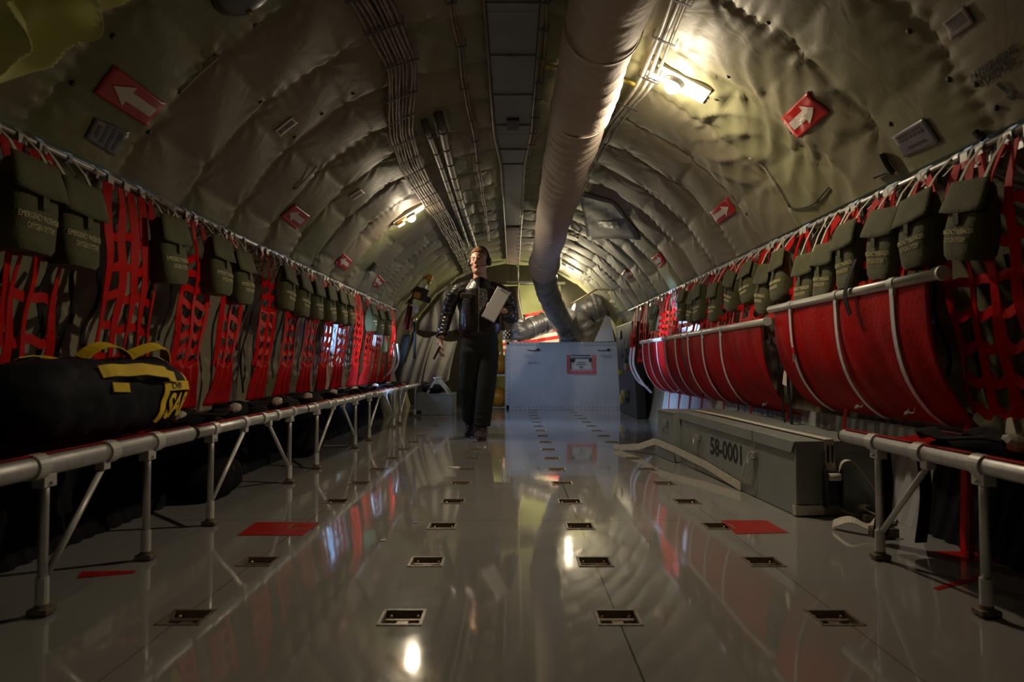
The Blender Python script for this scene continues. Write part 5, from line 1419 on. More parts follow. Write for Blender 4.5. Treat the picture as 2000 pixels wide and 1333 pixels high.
# ================================================================== DUFFEL BAGS ON THE NEAR LEFT BENCH
def blob(name, m, parent, ctr, rfun, n=48, nv=40, **kw):
    """body of revolution along a path with a superelliptic section"""
    mb = MB()
    def fn(u, v):
        c, rx, rz = rfun(v); a = 2 * PI * u
        co, si = math.cos(a), math.sin(a); k = (abs(co) ** 2.6 + abs(si) ** 2.6) ** (-1 / 2.6)
        x = rx * k * co; z = rz * k * si
        p = Vector((c[0] + x, c[1], c[2] + z))
        q = noise.noise(p * 7) * 0.018 + noise.noise(p * 18) * 0.008
        d = Vector((x, 0, z)); d = d.normalized() if d.length > 1e-6 else Vector((0, 0, 1))
        return p + d * q * min(1, rx / 0.08)
    mb.grid(fn, n, nv)
    return mb.build(name, m, parent, smooth=True, **kw), fn
def duffels():
    zb = 0.428
    t = thing('duffel_bag', 'navy black duffel bag with yellow handles and yellow framed letters on the near left bench', 'duffel bag', (-1.42, 2.2, zb))
    Y0, Y1 = 1.80, 2.72
    def rf(v):
        y = Y0 + (Y1 - Y0) * v
        e = (1 - abs(2 * v - 1) ** 6) ** 0.42 if 0 < v < 1 else 0.0
        e = max(e, 0.001); rz = 0.137 * e * (0.90 + 0.10 * v) ; rx = 0.165 * e
        return (-1.405, y, zb + 0.137 * 0.96), rx, rz
    _, fn = blob('bag_body', M_NAVY, t, None, rf, 64, 64)
    def surf(u, v, off): # a little outside of the body
        p = Vector(fn(u, v)); c = rf(v)[0]; d = Vector((p.x - c[0], (v - 0.5) * 0.1 * (3 if v > 0.9 else 1), p.z - c[2])).normalized(); return p + d * off
    def band(name, path, w, m=M_YELLOW, off=0.006, lift=None):
        mb = MB(); n = len(path)
        pts = [surf(u, v, off + (lift(i / (n - 1)) if lift else 0)) for i, (u, v) in enumerate(path)]
        mb.ribbon(pts, [Vector((0.0, 1, 0.0)) if abs(path[min(i + 1, n - 1)][0] - path[max(i - 1, 0)][0]) > 0.4 * abs(path[min(i + 1, n - 1)][1] - path[max(i - 1, 0)][1]) else (pts[i] - Vector(rf(path[i][1])[0])).cross(Vector((0, 1, 0))) for i in range(n)], w, 0.004)
        return mb.build(name, m, t)
    lin_ = lambda a, b, n=14: [(a[0] + (b[0] - a[0]) * i / n, a[1] + (b[1] - a[1]) * i / n) for i in range(n + 1)]
    # carry handles arching over the top: sections u: 0 = aisle side, .25 = top
    band('carry_handle', lin_((0.10, 0.30), (0.07, 0.78), 18), 0.042, lift=lambda s: 0.035 * math.sin(s * PI))
    band('carry_handle', lin_((0.22, 0.40), (0.17, 0.86), 18), 0.045, lift=lambda s: 0.05 * abs(math.sin(s * PI * 2)))
    band('yellow_tab', lin_((0.045, 0.34), (0.04, 0.44), 4), 0.03)
    band('strap_end', lin_((0.30, 0.22), (0.25, 0.34), 6), 0.03)
    # framed panel at the far end on the aisle side
    band('panel_frame', lin_((0.035, 0.70), (0.035, 0.965), 10), 0.034)
    band('panel_frame', lin_((0.05, 0.715), (-0.11, 0.66), 12), 0.034)
    band('panel_frame', lin_((0.15, 0.955), (0.02, 0.975), 8), 0.034)
    band('panel_frame', lin_((0.0, 0.978), (-0.11, 0.965), 8), 0.012)
    mb = MB(); text_on(mb, 'DB', lambda u, v: surf(0.022 + 0.026 * v, 0.745 + 0.065 * u, 0.0105)); mb.build('initials', M_INK, t)
    mb = MB()
    vs, fs, asp = text2d('SAR', bold=0.03)
    def it(u, v): return surf(-0.10 + 0.105 * v, 0.715 + 0.21 * u + 0.03 * v - 0.015, 0.008)
    mb.add([it(u, v) for u, v in vs], fs); mb.build('big_letters', M_YELLOW, t)
    t = thing('duffel_bag', 'plain navy black bag in the lower left foreground with one yellow patch', 'duffel bag', (-1.42, 1.3, zb))
    def rf2(v):
        y = 0.9 + 0.80 * v; e = max((1 - abs(2 * v - 1) ** 4) ** 0.5 if 0 < v < 1 else 0, 0.001)
        return (-1.42, y, zb + 0.142), 0.17 * e, 0.147 * e
    _, fn2 = blob('bag_body', M_NAVY, t, None, rf2, 56, 44)
    mb = MB()
    def patch(u, v):
        p = Vector(fn2(0.165 + 0.03 * v, 0.80 + 0.09 * u)); c = Vector(rf2(0.85)[0]); d = (p - Vector((c.x, p.y, c.z))).normalized(); return p + d * 0.005
    mb.grid(patch, 6, 3); mb.build('yellow_patch', M_YELLOW, t, solid=0.003)
    # dark clothing hanging below the bench
    t = thing('hanging_jacket', 'dark clothing hanging down from the near left bench to the deck', 'clothing', (-1.40, 1.75, 0.2))
    def jk(u, v):
        y = 1.38 + 0.50 * u; x = -1.40 + 0.03 * math.sin(u * 14 + v * 3) + 0.02 * math.sin(u * 31)
        return (x, y + 0.02 * math.sin(v * 7), 0.385 - 0.375 * v)
    mb = MB(); mb.grid(jk, 50, 24); mb.build('jacket_cloth', M_CLOTHBLACK, t, smooth=True, solid=0.012)
    for i, (y, x, w, h) in enumerate(((3.45, -1.52, 0.42, 0.20), (5.0, -1.52, 0.40, 0.2))):
        t = thing('stowed_bag', 'dark bundle stowed on the deck under the left benches, %s from the camera' % ORD[i], 'bag', (x, y, 0))
        def rf3(v, y=y, x=x, w=w, h=h):
            e = max((1 - abs(2 * v - 1) ** 3) ** 0.5 if 0 < v < 1 else 0, 0.001); return (x, y - w / 2 + w * v, h / 2 + 0.008), 0.12 * e, h / 2 * e
        blob('bundle_cloth', M_CLOTHBLACK, t, None, rf3, 36, 24)
        mb = MB(); mb.ribbon([Vector((x + 0.12 * math.cos(a), y, h / 2 + 0.012 + (h / 2 + 0.006) * math.sin(a))) for a in [0.2 + 2.6 * k / 14 for k in range(15)]], Vector((0, 1, 0)), 0.03, 0.004); mb.build('strap', M_BLACK, t)
duffels()

# ================================================================== FAR END OF THE CABIN
def flag():
    Y = 11.7
    t = thing('flag', 'striped red and white flag with blue starred corner hanging beyond the grey crate', 'flag', onY(1035, 655, Y))
    A = onY(978, 622, Y); B = onY(1096, 596, Y); ex = B - A; W = ex.length; ex.normalize(); ez = Vector((-ex.z * 0.35, 0, -1)).normalized(); H = W * 0.72
    wav = lambda u, v: 0.05 * math.sin(u * 11 + v * 2) + 0.03 * math.sin(u * 23)
    C = onY(1090, 692, Y); D = onY(984, 700, Y)
    def P(u, v, o=0): return (A.lerp(B, u)).lerp(D.lerp(C, u), v) + Vector((0, wav(u, v) - o, -0.03 * math.sin(u * PI) * (1 - v)))
    FR = mat('flag red', (0.62, 0.03, 0.025), 0.7); FW = mat('flag white', (0.75, 0.73, 0.66), 0.7); FB = mat('flag blue', (0.012, 0.016, 0.05), 0.7)
    for m_ in (FR, FW): add_translucent(m_, tuple(m_.node_tree.nodes['Principled BSDF'].inputs[0].default_value[:3]), 0.35)
    r = MB(); w = MB()
    for k in range(13):
        (r if k % 2 == 0 else w).grid(lambda u, v, k=k: P(u, (k + v) / 13), 30, 1)
    r.build('red_stripes', FR, t, smooth=True); w.build('white_stripes', FW, t, smooth=True)
    b = MB(); b.grid(lambda u, v: P(u * 0.4, v * 7 / 13, 0.006), 14, 8); b.build('blue_canton', FB, t, smooth=True)
    s = MB()
    for row in range(9):
        n = 6 if row % 2 == 0 else 5
        for c in range(n):
            uu = (0.033 + 0.0667 * c + (0.033 if row % 2 else 0)) * 1.0; vv = (row + 1) / 10 * 7 / 13
            pts = []
            for i in range(10):
                rr = 0.020 if i % 2 == 0 else 0.009; a = PI / 2 + i * PI / 5
                p = P(uu, vv, 0.012); pts.append(p + ex * rr * math.cos(a) + Vector((0, 0, rr * math.sin(a))))
            s.add([P(uu, vv, 0.012)] + pts, [(0, i + 1, (i + 1) % 10 + 1) for i in range(10)])
    s.build('white_stars', FW, t)
    for c_ in (A, B):
        mb = MB(); mb.tube([c_, Vector((c_.x, c_.y, ZC + math.sqrt(R * R - c_.x ** 2) - 0.03))], 0.004, 6); mb.build('hanging_cord', M_WHITEW, t)
flag()
def far_lamp():
    p = onY(1062, 570, 11.1); t = thing('work_lamp', 'lit lamp at the far end hidden behind the silver hose', 'lamp', p)
    p = Vector((p.x + 0.12, 11.1, 1.75))
    mb = MB(); mb.ell(p, (0.05, 0.05, 0.05), 16, 10); mb.build('lamp_glass', M_GLOW, t, smooth=True)
    mb = MB(); mb.tube([p + Vector((0, 0, 0.03)), p + Vector((0, 0, 0.09))], [0.05, 0.03], 14); mb.tube([p + Vector((0, 0, 0.09)), (p.x, p.y, 2.28)], 0.006, 6); mb.build('lamp_holder', M_EQUIP, t)
    point_light(p + Vector((0, 0.02, -0.08)), 70, (1.0, 0.86, 0.55), 0.05)
far_lamp()
# cross bar and dark curtain in front of the far bay
Yb = 10.95
a = onY(988, 552, Yb); b = onY(1104, 553, Yb)
t = thing('curtain_bar', 'pale horizontal bar under the ceiling at the far end, with two drop rods', 'bar', a)
mb = MB(); mb.tube([a, b], 0.020, 12); mb.build('bar_tube', M_ALUW, t, smooth=True)
for px in (1012, 1045):
    p = onY(px, 552, Yb); mb = MB(); mb.tube([p, Vector((p.x, p.y, 2.31))], 0.012, 8); mb.build('drop_rod', M_ALUW, t, smooth=True)
def dcurt():
    def fn(u, v):
        xl = -0.75 + 0.0 * v; top = onY(1014, 556, Yb).x; bot = onY(1024, 640, Yb).x
        xr = top + (bot - top) * min(1, v * 1.1); x = xl + (xr - xl) * u
        z = 1.93 - v * 0.72 if True else 0
        return (x, Yb + 0.03 + 0.035 * math.sin(u * 26) * (0.4 + v), z)
    mb = MB(); mb.grid(fn, 70, 20); t = thing('dark_curtain', 'dark brown curtain drawn to the left under the far cross bar', 'curtain', (-0.3, Yb, 1.9)); mb.build('curtain_cloth', M_DARKCURT, t, smooth=True, solid=0.006)
    mb = MB(); p = [onY(1013, 552, Yb - 0.02), onY(1012, 580, Yb - 0.02), onY(1018, 612, Yb - 0.02), onY(1024, 640, Yb - 0.02)]
    mb.tube(smooth_path(p, 6), 0.010, 8); mb.build('edge_cord', M_BEIGE, t, smooth=True)
dcurt()
def yellow_bottles():
    t = thing('bottle_rack', 'open metal shelf rack between the walking person and the grey crate', 'rack', onY(978, 780, 10.6))
    Y = 10.75; xa = onY(962, 700, Y).x; xb = onY(987, 700, Y).x
    for z in (onY(975, 733, Y).z, onY(975, 796, Y).z):
        mb = MB(); mb.box(((xa + xb) / 2 - 0.12, Y, z), (xb - xa + 0.4, 0.36, 0.025)); mb.build('shelf', M_ALUW, t)
    for x in (xa - 0.32, xb + 0.01):
        mb = MB(); mb.box((x, Y - 0.16, 0.45), (0.03, 0.03, 0.9)); mb.build('post', M_ALUW, t)
    for k, (px, py, r) in enumerate(((977, 706, 0.155), (975, 766, 0.15))):
        c = onY(px, py, Y); t2 = thing('oxygen_bottle', '%s orange yellow round bottle on the rack left of the grey crate' % ('upper' if k == 0 else 'lower'), 'bottle', c, 'orange yellow bottles')
        sh = onY(975, 733 if k == 0 else 796, Y).z + 0.0135
        c.z = sh + r
        mb = MB(); mb.ell(c, (r, r, r), 28, 18); mb.build('bottle_shell', M_ORANGE, t2, smooth=True)
        mb = MB(); mb.tube([c + Vector((0, 0, r - 0.005)), c + Vector((0, 0, r + 0.035))], 0.018, 10); mb.build('valve', M_BRASS, t2)
yellow_bottles()

# left of the person: liner drapes, low grey box, hanging gear
def drape(name, label, pts4, Y, folds, m=M_CURTAIN, sag=0.05, nu=50, nv=26):
    """cloth between four pixel corners (tl, tr, br, bl) with gathered vertical folds"""
    tl, tr, br, bl = [onY(x, y, yy) for (x, y, yy) in pts4]
    def fn(u, v):
        p = (tl.lerp(tr, u)).lerp(bl.lerp(br, u), v)
        return p + Vector((0, -0.03 * math.sin(u * folds + 2 * v) * (0.5 + v) - 0.10 * math.sin(PI * v), -sag * math.sin(PI * u)))
    mb = MB(); mb.grid(fn, nu, nv); return setp(mb.build(name, m, smooth=True, solid=0.005), label, 'liner')
drape('cotton_liner', 'slack cotton liner hanging high behind the left arm of the walking person', [(826, 620, 9.7), (880, 548, 10.2), (905, 640, 10.4), (818, 645, 9.7)], 10, 20)
drape('cotton_liner', 'sagging grey cotton liner low on the far left wall above the grey box', [(812, 652, 9.6), (850, 655, 9.9), (832, 748, 9.8), (784, 746, 9.3)], 9.7, 17)
drape('cotton_liner', 'sagging brown cotton liner just left of the walking person', [(848, 655, 9.9), (893, 666, 10.3), (876, 744, 10.2), (826, 746, 9.7)], 10, 13)
def lowbox():
    Y = 8.95; a = onY(808, 815, Y); b = onY(884, 815, Y); top = onY(850, 772, Y).z
    t = thing('low_crate', 'low grey metal box on the deck beyond the last left bench', 'crate', ((a.x + b.x) / 2, Y, 0))
    x0, x1 = a.x, b.x
    mb = MB(); mb.box(((x0 + x1) / 2, Y + 0.30, top / 2 + 0.001), (x1 - x0, 0.6, top)); mb.build('crate_body', M_CRATE, t, bevel=0.004)
    mb = MB(); mb.box(((x0 + x1) / 2, Y + 0.30, top + 0.006), (x1 - x0 + 0.015, 0.615, 0.010)); mb.build('lid', M_CRATE, t, bevel=0.003)
    for (px, py) in ((838, 784), (835, 802)):
        c = onY(px, py, Y - 0.004); mb = MB(); mb.ell(c, (0.010, 0.005, 0.010), 8, 5); mb.build('fastener', M_BRASS, t)
    mb = MB(); c = onY(818, 806, Y - 0.003); mb.box(c, (0.07, 0.006, 0.045)); mb.build('dark_grille', M_EQUIP, t)
    t = thing('folding_stool', 'beige framed folding stool on the low grey box', 'stool', ((x0 + x1) / 2, Y + 0.3, top))
    z = top + 0.012
    for (xa, xb) in ((x1 - 0.06, x1 - 0.22), (x0 + 0.16, x0 + 0.28)):
        for yy in (Y + 0.12, Y + 0.42):
            mb = MB(); mb.box(((xa + xb) / 2, yy, z + 0.10), (0.028, 0.022, 0.26), Matrix.Rotation(math.atan2(xb - xa, 0.2), 3, 'Y')); mb.build('leg', M_BEIGE, t)
    mb = MB(); mb.tube([(x0 + 0.24, Y + 0.12, z + 0.205), (x1 - 0.18, Y + 0.12, z + 0.205)], 0.010, 8); mb.tube([(x0 + 0.24, Y + 0.42, z + 0.205), (x1 - 0.18, Y + 0.42, z + 0.205)], 0.010, 8); mb.build('frame_bar', M_ALUW, t, smooth=True)
    t = thing('dark_kit_bag', 'dark kit bag slumped on the low grey box beneath the stool', 'bag', ((x0 + x1) / 2, Y + 0.25, z))
    def rf(v): e = max((1 - abs(2 * v - 1) ** 3) ** 0.5 if 0 < v < 1 else 0, 0.001); return ((x0 + x1) / 2 - 0.02, Y + 0.10 + 0.34 * v, z + 0.06), 0.16 * e, 0.06 * e
    blob('bag_cloth', M_CLOTHBLACK, t, None, rf, 30, 20)
    mb = MB(); mb.ribbon([Vector(((x0 + x1) / 2 - 0.02 + 0.165 * math.cos(a_), Y + 0.27, z + 0.06 + 0.068 * math.sin(a_))) for a_ in [PI * k / 12 for k in range(13)]], Vector((0, 1, 0)), 0.03, 0.004); mb.build('strap', M_BEIGE, t)
lowbox()
def gear_left():
    Y = 9.3
    t = thing('wall_gear', 'dark and orange equipment boxes mounted high on the far left wall', 'equipment', onY(825, 570, Y))
    for (px, py, w, h, m, d, nm_) in ((822, 575, 0.20, 0.17, M_EQUIP, 0.12, 'black_box'), (816, 578, 0.09, 0.08, M_ORANGE, 0.16, 'orange_box'), (839, 542, 0.09, 0.08, M_ORANGE, 0.1, 'orange_box'), (829, 560, 0.06, 0.05, M_SIGNWHITE, 0.12, 'pale_label'), (833, 585, 0.14, 0.08, M_RUBBER, 0.1, 'black_pouch'), (838, 552, 0.05, 0.05, M_YELDULL, 0.1, 'yellow_knob')):
        c = onY(px, py, Y); mb = MB(); mb.box(c, (w, d, h), Matrix.Rotation(0.35, 3, 'Y')); mb.build(nm_, m, t, bevel=0.008)
    mb = MB(); p0 = onY(800, 592, Y + 0.2); p1 = onY(845, 520, Y + 0.3)
    mb.tube(smooth_path([p0, onY(815, 560, Y + 0.25), p1], 8), 0.05, 12); mb.build('conduit', M_EQUIP, t, smooth=True)
    t = thing('red_cover', 'dark red canvas cover hanging beside the far end of the left nets', 'cover', onY(796, 620, 9.0))
    a, b, c, d = onY(788, 640, 9.0), onY(799, 592, 9.1), onY(806, 600, 9.1), onY(803, 648, 9.05)
    mb = MB(); mb.grid(lambda u, v: (a.lerp(d, u)).lerp(b.lerp(c, u), v) + Vector((0, -0.03 * math.sin(u * 8), 0)), 14, 10); mb.build('cover_cloth', mat('dark red canvas', (0.12, 0.012, 0.008), 0.8), t, smooth=True, solid=0.02)
    t = thing('extinguisher', 'brass topped bottle with long black hose hanging on the far left wall', 'extinguisher', onY(810, 625, 9.1))
    c = onY(810, 625, 9.1); mb = MB(); mb.ell(c, (0.035, 0.035, 0.045), 14, 10); mb.build('brass_head', M_BRASS, t, smooth=True)
    mb = MB(); mb.tube([c + Vector((0, 0, -0.03)), c + Vector((0.005, 0, -0.25)), c + Vector((-0.005, 0, -0.52))], 0.018, 10); mb.build('hose', M_RUBBER, t, smooth=True)
    mb = MB(); mb.box(onY(811, 602, 9.08), (0.075, 0.004, 0.125)); mb.build('paper_tag', M_PAPER, t)
    # bundle of black hoses along the edge of the drapes
    t = thing('hose_bundle', 'black hoses hanging at the far end of the left bench', 'hoses', onY(790, 700, 9.1))
    for k in range(5):
        mb = MB(); mb.tube(smooth_path([onY(800 - k * 2, 655, 9.15), onY(793 - k * 3, 690, 9.1), onY(782 - k * 2, 725, 9.08), onY(778 + k, 752, 9.05)], 6), 0.022, 8); mb.build('hose', M_RUBBER, t, smooth=True)
gear_left()
def gear_right():
    t = thing('equipment_locker', 'dark equipment locker against the right wall beyond the folded seats', 'locker', (1.5, 9.4, 0))
    mb = MB(); mb.hexa([Vector(v) for v in ((1.52, 8.4, 0.003), (1.64, 8.4, 0.003), (1.64, 9.7, 0.003), (1.52, 9.7, 0.003), (1.46, 8.4, 1.20), (1.60, 8.4, 1.20), (1.60, 9.7, 1.20), (1.46, 9.7, 1.20))]); mb.build('locker_body', M_EQUIP, t, bevel=0.01)
    rnd = random.Random(12)
    for k in range(14):
        c = Vector((1.485 + rnd.uniform(-0.01, 0.03), rnd.uniform(8.5, 9.6), rnd.uniform(0.15, 1.1))); mb = MB(); mb.box(c, (0.06, rnd.uniform(0.06, 0.2), rnd.uniform(0.04, 0.14))); mb.build('fitting', [M_RUBBER, M_STEEL, M_YELDULL, M_EQUIP, M_RUBBER][k % 5], t, bevel=0.006)
    t = thing('equipment_rack', 'dark equipment rack filling the gap between the grey crate and right wall', 'equipment rack', onY(1240, 720, 10.4))
    Y = 10.3; x0 = onY(1221, 700, Y).x + 0.05; x1 = 1.66
    mb = MB(); mb.box((x0 + 0.04, Y + 0.3, 0.58), (0.07, 0.5, 1.14)); mb.build('cabinet', M_EQUIP, t, bevel=0.01)
    rnd = random.Random(8)
    for k in range(11):
        c = Vector((rnd.uniform(x0 - 0.01, x0 + 0.05), Y + 0.02, rnd.uniform(0.2, 1.1))); mb = MB(); mb.box(c, (rnd.uniform(0.04, 0.06), 0.07, rnd.uniform(0.05, 0.12)), Matrix.Rotation(rnd.uniform(-0.5, 0.5), 3, 'Y')); mb.build('instrument', [M_EQUIP, M_YELDULL, M_STEEL, M_RUBBER][k % 4], t, bevel=0.008)
    for k in range(4):
        c = Vector((x0 + 0.02 * k, Y - 0.04, 0.25 + 0.2 * k)); mb = MB(); mb.tube(smooth_path([c, c + Vector((0.05, -0.05, 0.15)), c + Vector((-0.04, 0, 0.05)), c + Vector((0.03, -0.02, 0.3))], 6), 0.012, 8); mb.build('hose', M_RUBBER, t, smooth=True)
    t = thing('yellow_hose_reel', 'dull yellow bracket with coiled hose high on the wall right of the fat hose', 'hose reel', onY(1228, 610, 9.9))
    c = onY(1226, 606, 9.9); rot = Matrix.Rotation(0.5, 3, 'Y')
    mb = MB(); mb.box(c, (0.09, 0.05, 0.26), rot); mb.build('bracket', M_YELDULL, t, bevel=0.01)
    mb = MB(); mb.ell(c + Vector((0, -0.03, 0)), (0.022, 0.012, 0.022), 12, 6); mb.build('knob', M_RUBBER, t)
    c2 = onY(1216, 640, 9.9)
    for k in range(5):
        r = 0.12 - 0.012 * k; ring = [c2 + Vector((r * 0.8 * math.cos(a_), -0.012 * k, r * math.sin(a_))) for a_ in [2 * PI * i / 24 for i in range(25)]]
        mb = MB(); mb.tube(ring, 0.011, 7, caps=False); mb.build('coil', M_YELDULL if k % 2 == 0 else M_RUBBER, t, smooth=True)
    for k, (p, lab) in enumerate(((((1221, 735), (1222, 752), (1235, 757), (1254, 752), (1270, 760)), 'pale cable looping out beside the grey crate, lower one'), (((1250, 735), (1262, 745), (1270, 765), (1276, 790)), 'pale cable looping down near the right end wall'), (((1233, 655), (1246, 650), (1256, 640), (1262, 620)), 'thin cable running up the right end wall'))):
        mb = MB(); mb.tube(smooth_path([onY(x, y, 10.1) for x, y in p], 8), 0.009, 7); setp(mb.build('loose_cable', M_ALUW if k < 2 else M_RUBBER, smooth=True), lab, 'cable')
    mb = MB(); a_ = onY(1247, 697, 10.15); mb.box(a_, (0.06, 0.03, 0.08), Matrix.Rotation(0.5, 3, 'Y')); setp(mb.build('yellow_tag', M_YELDULL, bevel=0.004), 'yellow tag hanging right of the grey crate', 'tag')
    # small white bottle and yellow box low on the right
    c = onY(1259, 775, 9.9); t = thing('small_bottle', 'small pale bottle on its bracket low beside the right wall panel', 'bottle', c)
    mb = MB(); mb.tube([c + Vector((0, 0, -0.09)), c + Vector((0, 0, 0.06)), c + Vector((0, 0, 0.085))], [0.032, 0.032, 0.012], 14); mb.build('bottle_body', M_ALUW, t, smooth=True)
    mb = MB(); mb.box((c.x, c.y + 0.05, c.z * 0.5), (0.06, 0.03, c.z)); mb.build('stand', M_EQUIP, t)
    mb = MB(); p = onZ(1262, 822, 0); mb.box((p.x + 0.06, 9.4, 0.08), (0.09, 0.1, 0.16)); setp(mb.build('yellow_box', M_YELDULL, bevel=0.006), 'small dull yellow box on the deck at the foot of the right wall', 'box')
gear_right()
# plain dark box added as the dark mouth of the far left bay
mb = MB(); mb.box((-1.0, 11.75, 0.72), (0.7, 0.5, 1.43)); setp(mb.build('dark_bay_box', M_EQUIP, bevel=0.01), 'dark box behind the liners standing in for the dark far left bay', 'cabinet')

# ================================================================== THE WALKING PERSON
def person():
    Y0 = 6.2
    S = Y0 / F
    def B(px, py, dy=0.0):
        p = onY(px, py, Y0); return Vector((p.x, Y0 + dy, p.z))
    t = thing('person', 'walking person in black leather jacket, dark trousers and headset, holding papers and a clipboard', 'person', B(935, 857))
    T = t
    def remesh(o, vox, sm=4):
        m = o.modifiers.new('r', 'REMESH'); m.mode = 'VOXEL'; m.voxel_size = vox; m.use_smooth_shade = True
        s = o.modifiers.new('s', 'SMOOTH'); s.iterations = sm; s.factor = 0.5
    # key joints
    headc = B(936, 511, 0.0)
    neck0 = B(938, 552, 0.02); neck1 = B(937, 527, 0.01)
    shR = B(889, 562, 0.0); shL = B(985, 565, 0.0)
    elR = B(871, 617, 0.06); wrR = B(862, 662, -0.02)
    elL = B(1000, 624, -0.02); wrL = B(985, 612, -0.26)
    hipR = B(921, 688, 0.0); hipL = B(953, 688, 0.0)
    knR = B(914, 757, 0.02); anR = B(917, 832, 0.22)
    knL = B(950, 760, -0.08); anL = B(941, 838, -0.10)
    # --- body: one continuous skin
    mb = MB()
    # head as a stack of rings
    R_ = Matrix.Rotation(-0.22, 3, 'Z')
    H = [(-0.118, 0.030, 0.040, -0.035), (-0.105, 0.048, 0.062, -0.022), (-0.080, 0.060, 0.080, -0.010), (-0.050, 0.068, 0.090, -0.004), (-0.015, 0.074, 0.096, 0.0), (0.02, 0.077, 0.099, 0.004), (0.055, 0.074, 0.096, 0.008), (0.085, 0.062, 0.082, 0.010), (0.105, 0.044, 0.060, 0.010), (0.118, 0.020, 0.028, 0.010)]
    vs = []; n = 28
    for (z, rx, ry, oy) in H:
        for i in range(n):
            a = 2 * PI * i / n; x = rx * math.sin(a); y = -ry * math.cos(a) + oy
            fr = max(0, math.cos(a))
            if -0.045 < z < 0.03: y += 0.010 * math.exp(-((abs(x) - 0.030) / 0.016) ** 2 - ((z - 0.005) / 0.016) ** 2) * (fr > 0)     # eye sockets
            if fr > 0: y -= 0.006 * math.exp(-((z - 0.028) / 0.012) ** 2) * fr                                                            # brow
            vs.append(headc + R_ @ Vector((x, y, z)))
    base = len(vs); fs = []
    for j in range(len(H) - 1):
        for i in range(n): fs.append((j * n + i, j * n + (i + 1) % n, (j + 1) * n + (i + 1) % n, (j + 1) * n + i))
    fs.append(tuple(range(n))[::-1]); fs.append(tuple(range((len(H) - 1) * n, len(H) * n)))
    mb.add(vs, fs)
    def HP(x, y, z): return headc + R_ @ Vector((x, y, z))
    mb.tube([HP(0, -0.092, 0.022), HP(0, -0.104, -0.004), HP(0, -0.116, -0.024)], [0.008, 0.0105, 0.014], 10)      # nose
    mb.ell(HP(-0.011, -0.103, -0.027), (0.009, 0.009, 0.007), 8, 6); mb.ell(HP(0.011, -0.103, -0.027), (0.009, 0.009, 0.007), 8, 6)
    mb.ell(HP(0, -0.088, -0.053), (0.022, 0.010, 0.006), 12, 6); mb.ell(HP(0, -0.086, -0.064), (0.018, 0.010, 0.006), 12, 6)     # lips
    mb.ell(HP(0, -0.082, -0.098), (0.022, 0.018, 0.016), 12, 8)
    for s in (-1, 1): mb.ell(HP(s * 0.076, 0.010, -0.004), (0.011, 0.020, 0.031), 10, 8); mb.ell(HP(s * 0.045, -0.066, -0.028), (0.022, 0.018, 0.020), 10, 8)
    mb.tube([HP(0, 0.012, -0.05), neck1, neck0], [0.056, 0.056, 0.068], 16)
    chest = B(937, 600, 0.02); hip = B(937, 685, 0.02)
    mb.tube([neck0 + Vector((0, 0, -0.01)), B(937, 575, 0.02), chest, B(937, 650, 0.02), hip, B(937, 697, 0.02)], [0.09, 0.17, 0.175, 0.15, 0.155, 0.12], 20, ry=[0.07, 0.10, 0.115, 0.10, 0.11, 0.09], up=(1, 0, 0))
    for sh, el, wr in ((shR, elR, wrR), (shL, elL, wrL)):
        mb.tube([sh.lerp(chest, 0.35), sh + Vector((0, 0, -0.045)), sh.lerp(el, 0.5), el, el.lerp(wr, 0.5), wr], [0.055, 0.055, 0.045, 0.038, 0.033, 0.026], 14)
    for hp, kn, an in ((hipR, knR, anR), (hipL, knL, anL)):
        mb.tube([hp + Vector((0, 0, 0.05)), hp, hp.lerp(kn, 0.5), kn, kn.lerp(an, 0.35), an], [0.08, 0.085, 0.072, 0.052, 0.05, 0.034], 14)
    # hands
    def hand(wr, d, side, palmn, curl, spread=1.0, L=1.0):
        """wr wrist, d direction to the fingers, side direction of thumb, palmn palm normal (fingers curl towards it)"""
        d = d.normalized(); side = (side - d * side.dot(d)).normalized(); pn = (palmn - d * palmn.dot(d) - side * palmn.dot(side)).normalized()
        rot = Matrix((side, d, pn)).transposed()
        mb.tube([wr - d * 0.02, wr + d * 0.02], [0.026, 0.028], 12)
        mb.ell(wr + d * 0.050, (0.038, 0.050, 0.015), 16, 10, rot)
        for i, ln in enumerate((0.070, 0.080, 0.074, 0.058)):
            s = (1.5 - i) * 0.0195
            p = wr + d * 0.082 + side * s; a = 0.0; pts = [wr + d * 0.05 + side * s * 0.9, p]
            for k, fr in enumerate((0.45, 0.32, 0.23)):
                a += curl * (0.9 if k == 0 else 1.1)
                p = p + (d * math.cos(a) + pn * math.sin(a) + side * (1.5 - i) * 0.05 * spread) * ln * fr * L; pts.append(p)
            mb.tube(pts, [0.010, 0.0095, 0.0088, 0.0082, 0.0068], 8)
        b = wr + d * 0.025 + side * 0.028
        mb.tube([b - side * 0.01, b + side * 0.018 + d * 0.018 + pn * 0.006, b + side * 0.028 + d * 0.044 + pn * (0.012 + 0.02 * curl), b + side * 0.026 + d * 0.066 + pn * (0.016 + 0.04 * curl)], [0.013, 0.012, 0.0105, 0.008], 8)
    hand(wrR + (wrR - elR).normalized() * 0.035, Vector((-0.10, -0.25, -1)), Vector((0.15, -1, 0)), Vector((1, 0, 0)), 0.55)
    hd = Vector((-0.80, -0.35, 0.22))
    wl = wrL + Vector((-0.035, -0.01, 0.008))
    hand(wl, hd, Vector((0.1, 0.1, 1)), Vector((-0.3, 1, 0)), 0.75)
    body = mb.build('body', M_SKIN, T, smooth=True); remesh(body, 0.0048, 2)
    # --- face details
    mb = MB()
    for s in (-1, 1): mb.ell(HP(s * 0.030, -0.0815, 0.004), (0.0125, 0.008, 0.0075), 12, 8)
    mb.build('eyes', mat('eye white', (0.55, 0.52, 0.48), 0.3), T, smooth=True)
    mb = MB()
